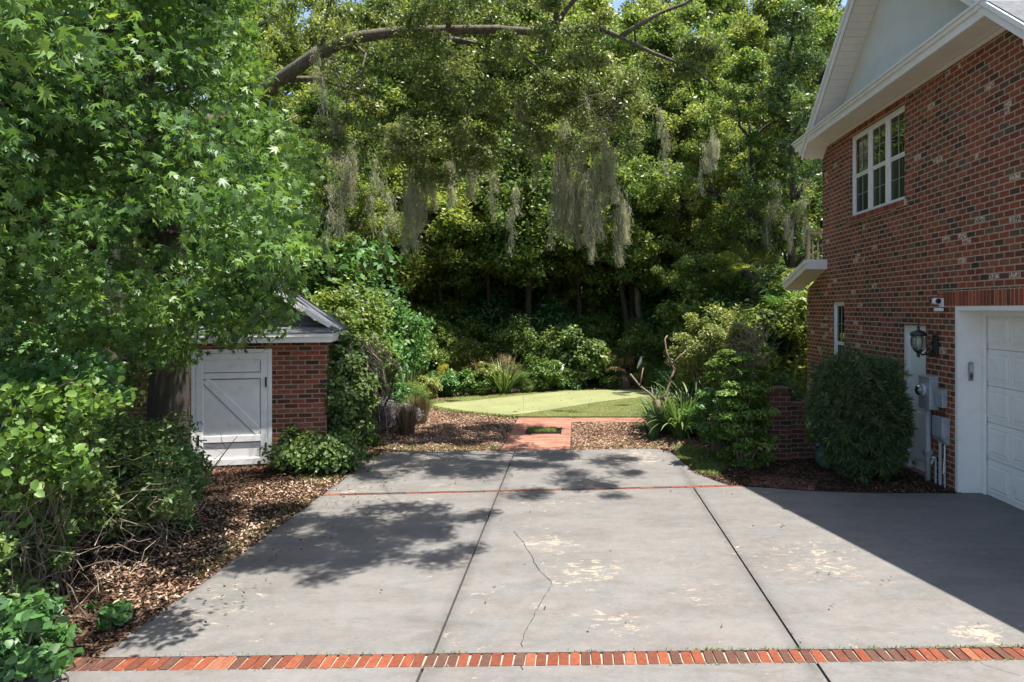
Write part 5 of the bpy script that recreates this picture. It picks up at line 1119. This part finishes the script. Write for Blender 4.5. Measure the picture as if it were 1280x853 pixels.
pts = [W(rs.uniform(-20, 75), rs.uniform(755, 850), rs.uniform(3.9, 4.8)) for _ in range(40)]; pts = [(p[0], p[1], max(.08, p[2])) for p in pts]
cluster('leafy_bush', pts, .12, 1700, .034, 'round', 'shrub', 'bright bush of rounded leaves in the bottom left corner', 'bush', 95, base=(-3.5, 4.4, 0), dark=.3)
pts = [(rs.uniform(-4.7, -3.75), rs.uniform(4.2, 5.4), rs.uniform(.2, .9)) for _ in range(34)]
cluster('dark_bush', pts, .16, 3000, .036, 'oval', 'wood_c', 'dark green growth above the bottom left bush', 'bush', 96, dark=.6)
pts = [(rs.uniform(-9, -5.6), rs.uniform(6, 9.6), rs.uniform(.3, 2.1)) for _ in range(120)]
cluster('dark_bush', pts, .3, 14000, .045, 'oval', 'wood_c', 'deep shaded shrubbery left of the sweetgum trunk', 'bush', 97, dark=.5)
pts = [W(rs.uniform(0, 150), rs.uniform(448, 500), rs.uniform(5.4, 6.6)) for _ in range(26)]
cluster('round_leaf_vine', pts, .15, 900, .045, 'round', 'shrub', 'shaded round-leaved vine above the lime-coloured one', 'vine', 98, base=(-5.3, 6.0, 0), dark=.45)
# bramble canes
t = empty('bramble_canes', (-4.3, 5.8, 0), 0, 'tangle of thin dry bramble canes in front of the dark bush', 'bramble'); mb = MB(); rr = random.Random(99)
for i in range(300):
    y = rr.uniform(4.6, 7.6); x = rr.uniform(-5.0, -3.72 - .09 * (y - 4.6)); a = Vector((x, y, rr.uniform(0, .9))); az = rr.uniform(0, 6.28); l = rr.uniform(.35, 1.1)
    e = a + Vector((math.cos(az) * l, math.sin(az) * l * .7, rr.uniform(-.25, .5))); e.z = max(.02, e.z)
    if e.x > -3.62 - .05 * (e.y - 4.6): e.x = -3.7
    p = branch_pts(a, e, rr, 6, .2); r0 = rr.uniform(.0022, .0045); mb.tube([q - Vector((-4.3, 5.8, 0)) for q in p], [r0 * (1 - .1 * k) for k in range(7)], 3, cap=False, tone=rr.random())
mb.build('canes', M['twig'], t)
# bare dead branch leaning before the shed door
t = empty('dead_branch', (-4.45, 7.9, 0), 0, 'forked grey dead branch sticking up in front of the shed door', 'branch'); mb = MB(); dl_ = lambda px, py, Y: tuple(Vector(W(px, py, Y)) - Vector((-4.45, 7.9, 0)))
mb.tube([(-.05, 0, 0), dl_(255, 600, 7.9), dl_(268, 583, 7.9), dl_(284, 562, 7.9), dl_(297, 545, 7.9)], [.011, .009, .008, .006, .003], 5); mb.tube([dl_(284, 562, 7.9), dl_(277, 551, 7.9), dl_(276, 541, 7.9)], [.005, .004, .002], 4); mb.tube([dl_(262, 592, 7.9), dl_(275, 577, 7.85), dl_(277, 572, 7.85)], [.005, .004, .002], 4)
mb.tube([dl_(262, 592, 7.9), dl_(285, 600, 7.7), dl_(297, 596, 7.6)], [.006, .004, .002], 4); mb.build('branch', M['twig'], t)
t = empty('vine_stem', (-3.9, 5.0, 0), 0, 'bare looping brown stem curling over the lime vine', 'stem'); mb = MB(); ds_ = lambda px, py, Y: tuple(Vector(W(px, py, Y)) - Vector((-3.9, 5.0, 0)))
mb.tube([(-.3, 0, 0), ds_(30, 560, 5), ds_(45, 500, 5), ds_(85, 478, 5), ds_(110, 484, 4.95), ds_(123, 495, 4.9), ds_(122, 508, 4.9)], [.012, .01, .008, .007, .006, .005, .003], 5); mb.build('stem', M['bark_tan'], t)
S('seedling', at(137, 790), .13, .12, .2, 'shrub', 'small green seedling at the lower left driveway edge', 'plant', n=240, size=.03, seed=100, ncl=12, kind='round')
S('seedling', at(145, 775), .1, .1, .14, 'shrub', 'smaller seedling just above the other at the driveway edge', 'plant', n=140, size=.028, seed=101, ncl=10, kind='round')

# ---------------------------------------------------------------- ground cover: fallen leaves, grass, weeds
rs = np.random.RandomState(120)
def inpoly(x, y, poly):
    c = np.zeros(len(x), bool); n = len(poly)
    for i in range(n):
        (x1, y1), (x2, y2) = poly[i], poly[(i + 1) % n]; m = ((y1 > y) != (y2 > y)); c ^= m & (x < (x2 - x1) * (y - y1) / (y2 - y1 + 1e-12) + x1)
    return c
def scatter(poly, n):
    p = np.array(poly); x = rs.uniform(p[:, 0].min(), p[:, 0].max(), n); y = rs.uniform(p[:, 1].min(), p[:, 1].max(), n); k = inpoly(x, y, poly); return np.stack([x[k], y[k]], 1)
block = [[(-3.2, 4.5), (5.2, 4.7), (5.2, 8.7), (2.1, 9.2), (1.7, 9.8), (1.6, 11.6), (-3.2, 11.25)], fringe, [(-1.28, 11.4), (-.08, 11.4), (-.08, 15), (-1.28, 15)], [(-1.28, 14.33), (3.4, 14.33), (3.4, 15), (-1.28, 15)], [(-3.5, -9), (12, -9), (12, 4.75), (-3.5, 4.55)]]
def litter(name, polys, n, size, mat, label, z=.012, mound=.0):
    Q = np.concatenate([scatter(p, k) for p, k in zip(polys, n)])
    for b in block: Q = Q[~inpoly(Q[:, 0], Q[:, 1], b)]
    P = np.concatenate([Q, (z + rs.rand(len(Q)) * .035)[:, None]], 1)
    tone = np.clip(.45 + .25 * rs.normal(size=len(P)) + .12 * np.sin(P[:, 0] * 4) * np.cos(P[:, 1] * 3.1), 0, 1)
    return tag(leaves(name, P, size, M[mat], None, 'oval', up=1.6, rs=rs, tone=tone, jitter=.5), label, kind='stuff')
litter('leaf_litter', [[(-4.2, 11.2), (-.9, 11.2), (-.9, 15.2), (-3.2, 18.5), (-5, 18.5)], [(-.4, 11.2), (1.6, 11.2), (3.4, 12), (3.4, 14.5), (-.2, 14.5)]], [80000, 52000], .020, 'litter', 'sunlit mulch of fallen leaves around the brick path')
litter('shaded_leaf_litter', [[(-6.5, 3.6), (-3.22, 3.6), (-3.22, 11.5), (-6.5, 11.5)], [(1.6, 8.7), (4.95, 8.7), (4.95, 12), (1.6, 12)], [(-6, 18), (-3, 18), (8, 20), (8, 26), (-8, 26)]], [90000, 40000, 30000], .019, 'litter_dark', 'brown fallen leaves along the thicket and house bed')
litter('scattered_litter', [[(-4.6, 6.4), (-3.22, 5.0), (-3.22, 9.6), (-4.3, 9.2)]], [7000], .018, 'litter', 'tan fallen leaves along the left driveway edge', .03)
def grass(name, P0, h, label, wide=.005, mat='grass'):
    o = blades(name, len(P0), h, wide, M[mat], None, spread=.9, segs=3, droop=1., up=1.4, P0=P0, rs=rs); return tag(o, label, kind='stuff')
def gpatch(poly, n): q = scatter(poly, n); return np.concatenate([q, np.zeros((len(q), 1)) + .01], 1)
P0 = gpatch([(1.78, 9.9), (2.0, 9.7), (2.45, 10.6), (2.3, 11.6), (1.7, 12.0), (1.62, 10.9)], 26000)
grass('grass', P0, .065, 'short green grass at the rear right corner of the driveway', .007)
eg = [(x, yf(x) + rs.uniform(-.006, .014) - (.19 if rs.rand() < .22 else 0), ZD - .01) for x in np.concatenate([rs.normal(c, s, k) for c, s, k in ((1.2, .25, 120), (2.7, .5, 420), (-1.7, .2, 60), (-.9, .1, 60), (4.0, .6, 300), (.3, .3, 60), (3.5, .08, 120), (.9, .06, 80), (-2.6, .4, 60))]) if x > -3.3]
grass('weeds', np.array(eg), .035, 'tiny weeds growing in the joint of the brick edging', .005)
P0 = np.concatenate([gpatch([(-3.6, 6.2), (-3.28, 6.0), (-3.26, 8.6), (-3.5, 8.6)], 2600), gpatch([(-3.9, 9.4), (-3.3, 9.2), (-3.34, 11.0), (-4.1, 11.0)], 4500), gpatch([(-3.4, 11.4), (-1.3, 11.5), (-1.3, 11.9), (-3.6, 12.1)], 4200), gpatch([(0, 11.7), (1.6, 11.7), (1.9, 12.6), (.2, 12.2)], 2600)])
grass('edge_grass', P0, .05, 'sparse ground cover along the edges of the driveway pads', .008)

# stray leaves on the pads and the green, longer grass round the turf edge
block_keep = block; block = []
Qa = [(-3.1, 4.8), (3.4, 4.8), (2.2, 8.8), (1.5, 11.3), (-3.1, 11.2)]
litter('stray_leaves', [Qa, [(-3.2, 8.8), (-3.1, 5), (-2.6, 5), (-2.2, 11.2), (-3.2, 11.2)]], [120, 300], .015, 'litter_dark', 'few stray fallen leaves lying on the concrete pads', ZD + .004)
litter('stray_leaves', [fringe], [420], .022, 'litter', 'few stray fallen leaves lying on the putting green', .066)
block = block_keep
fe = np.array(fringe); seg = np.roll(fe, -1, 0) - fe; k = rs.randint(0, len(fe), 9000); u = rs.rand(9000)[:, None]; q = fe[k] + seg[k] * u + rs.normal(size=(9000, 2)) * .05
keep = q[:, 1] > 15.05; keep |= q[:, 0] < -1.3; q = q[keep]
grass('turf_edge_grass', np.concatenate([q, np.full((len(q), 1), .01)], 1), .10, 'ragged longer grass around the edge of the putting green', .009)
P0 = gpatch(fringe, 60000); P0 = P0[~inpoly(P0[:, 0], P0[:, 1], inner)]; P0[:, 2] = .05
grass('fringe_grass', P0, .03, 'short olive turf blades of the green fringe', .007, 'olive')
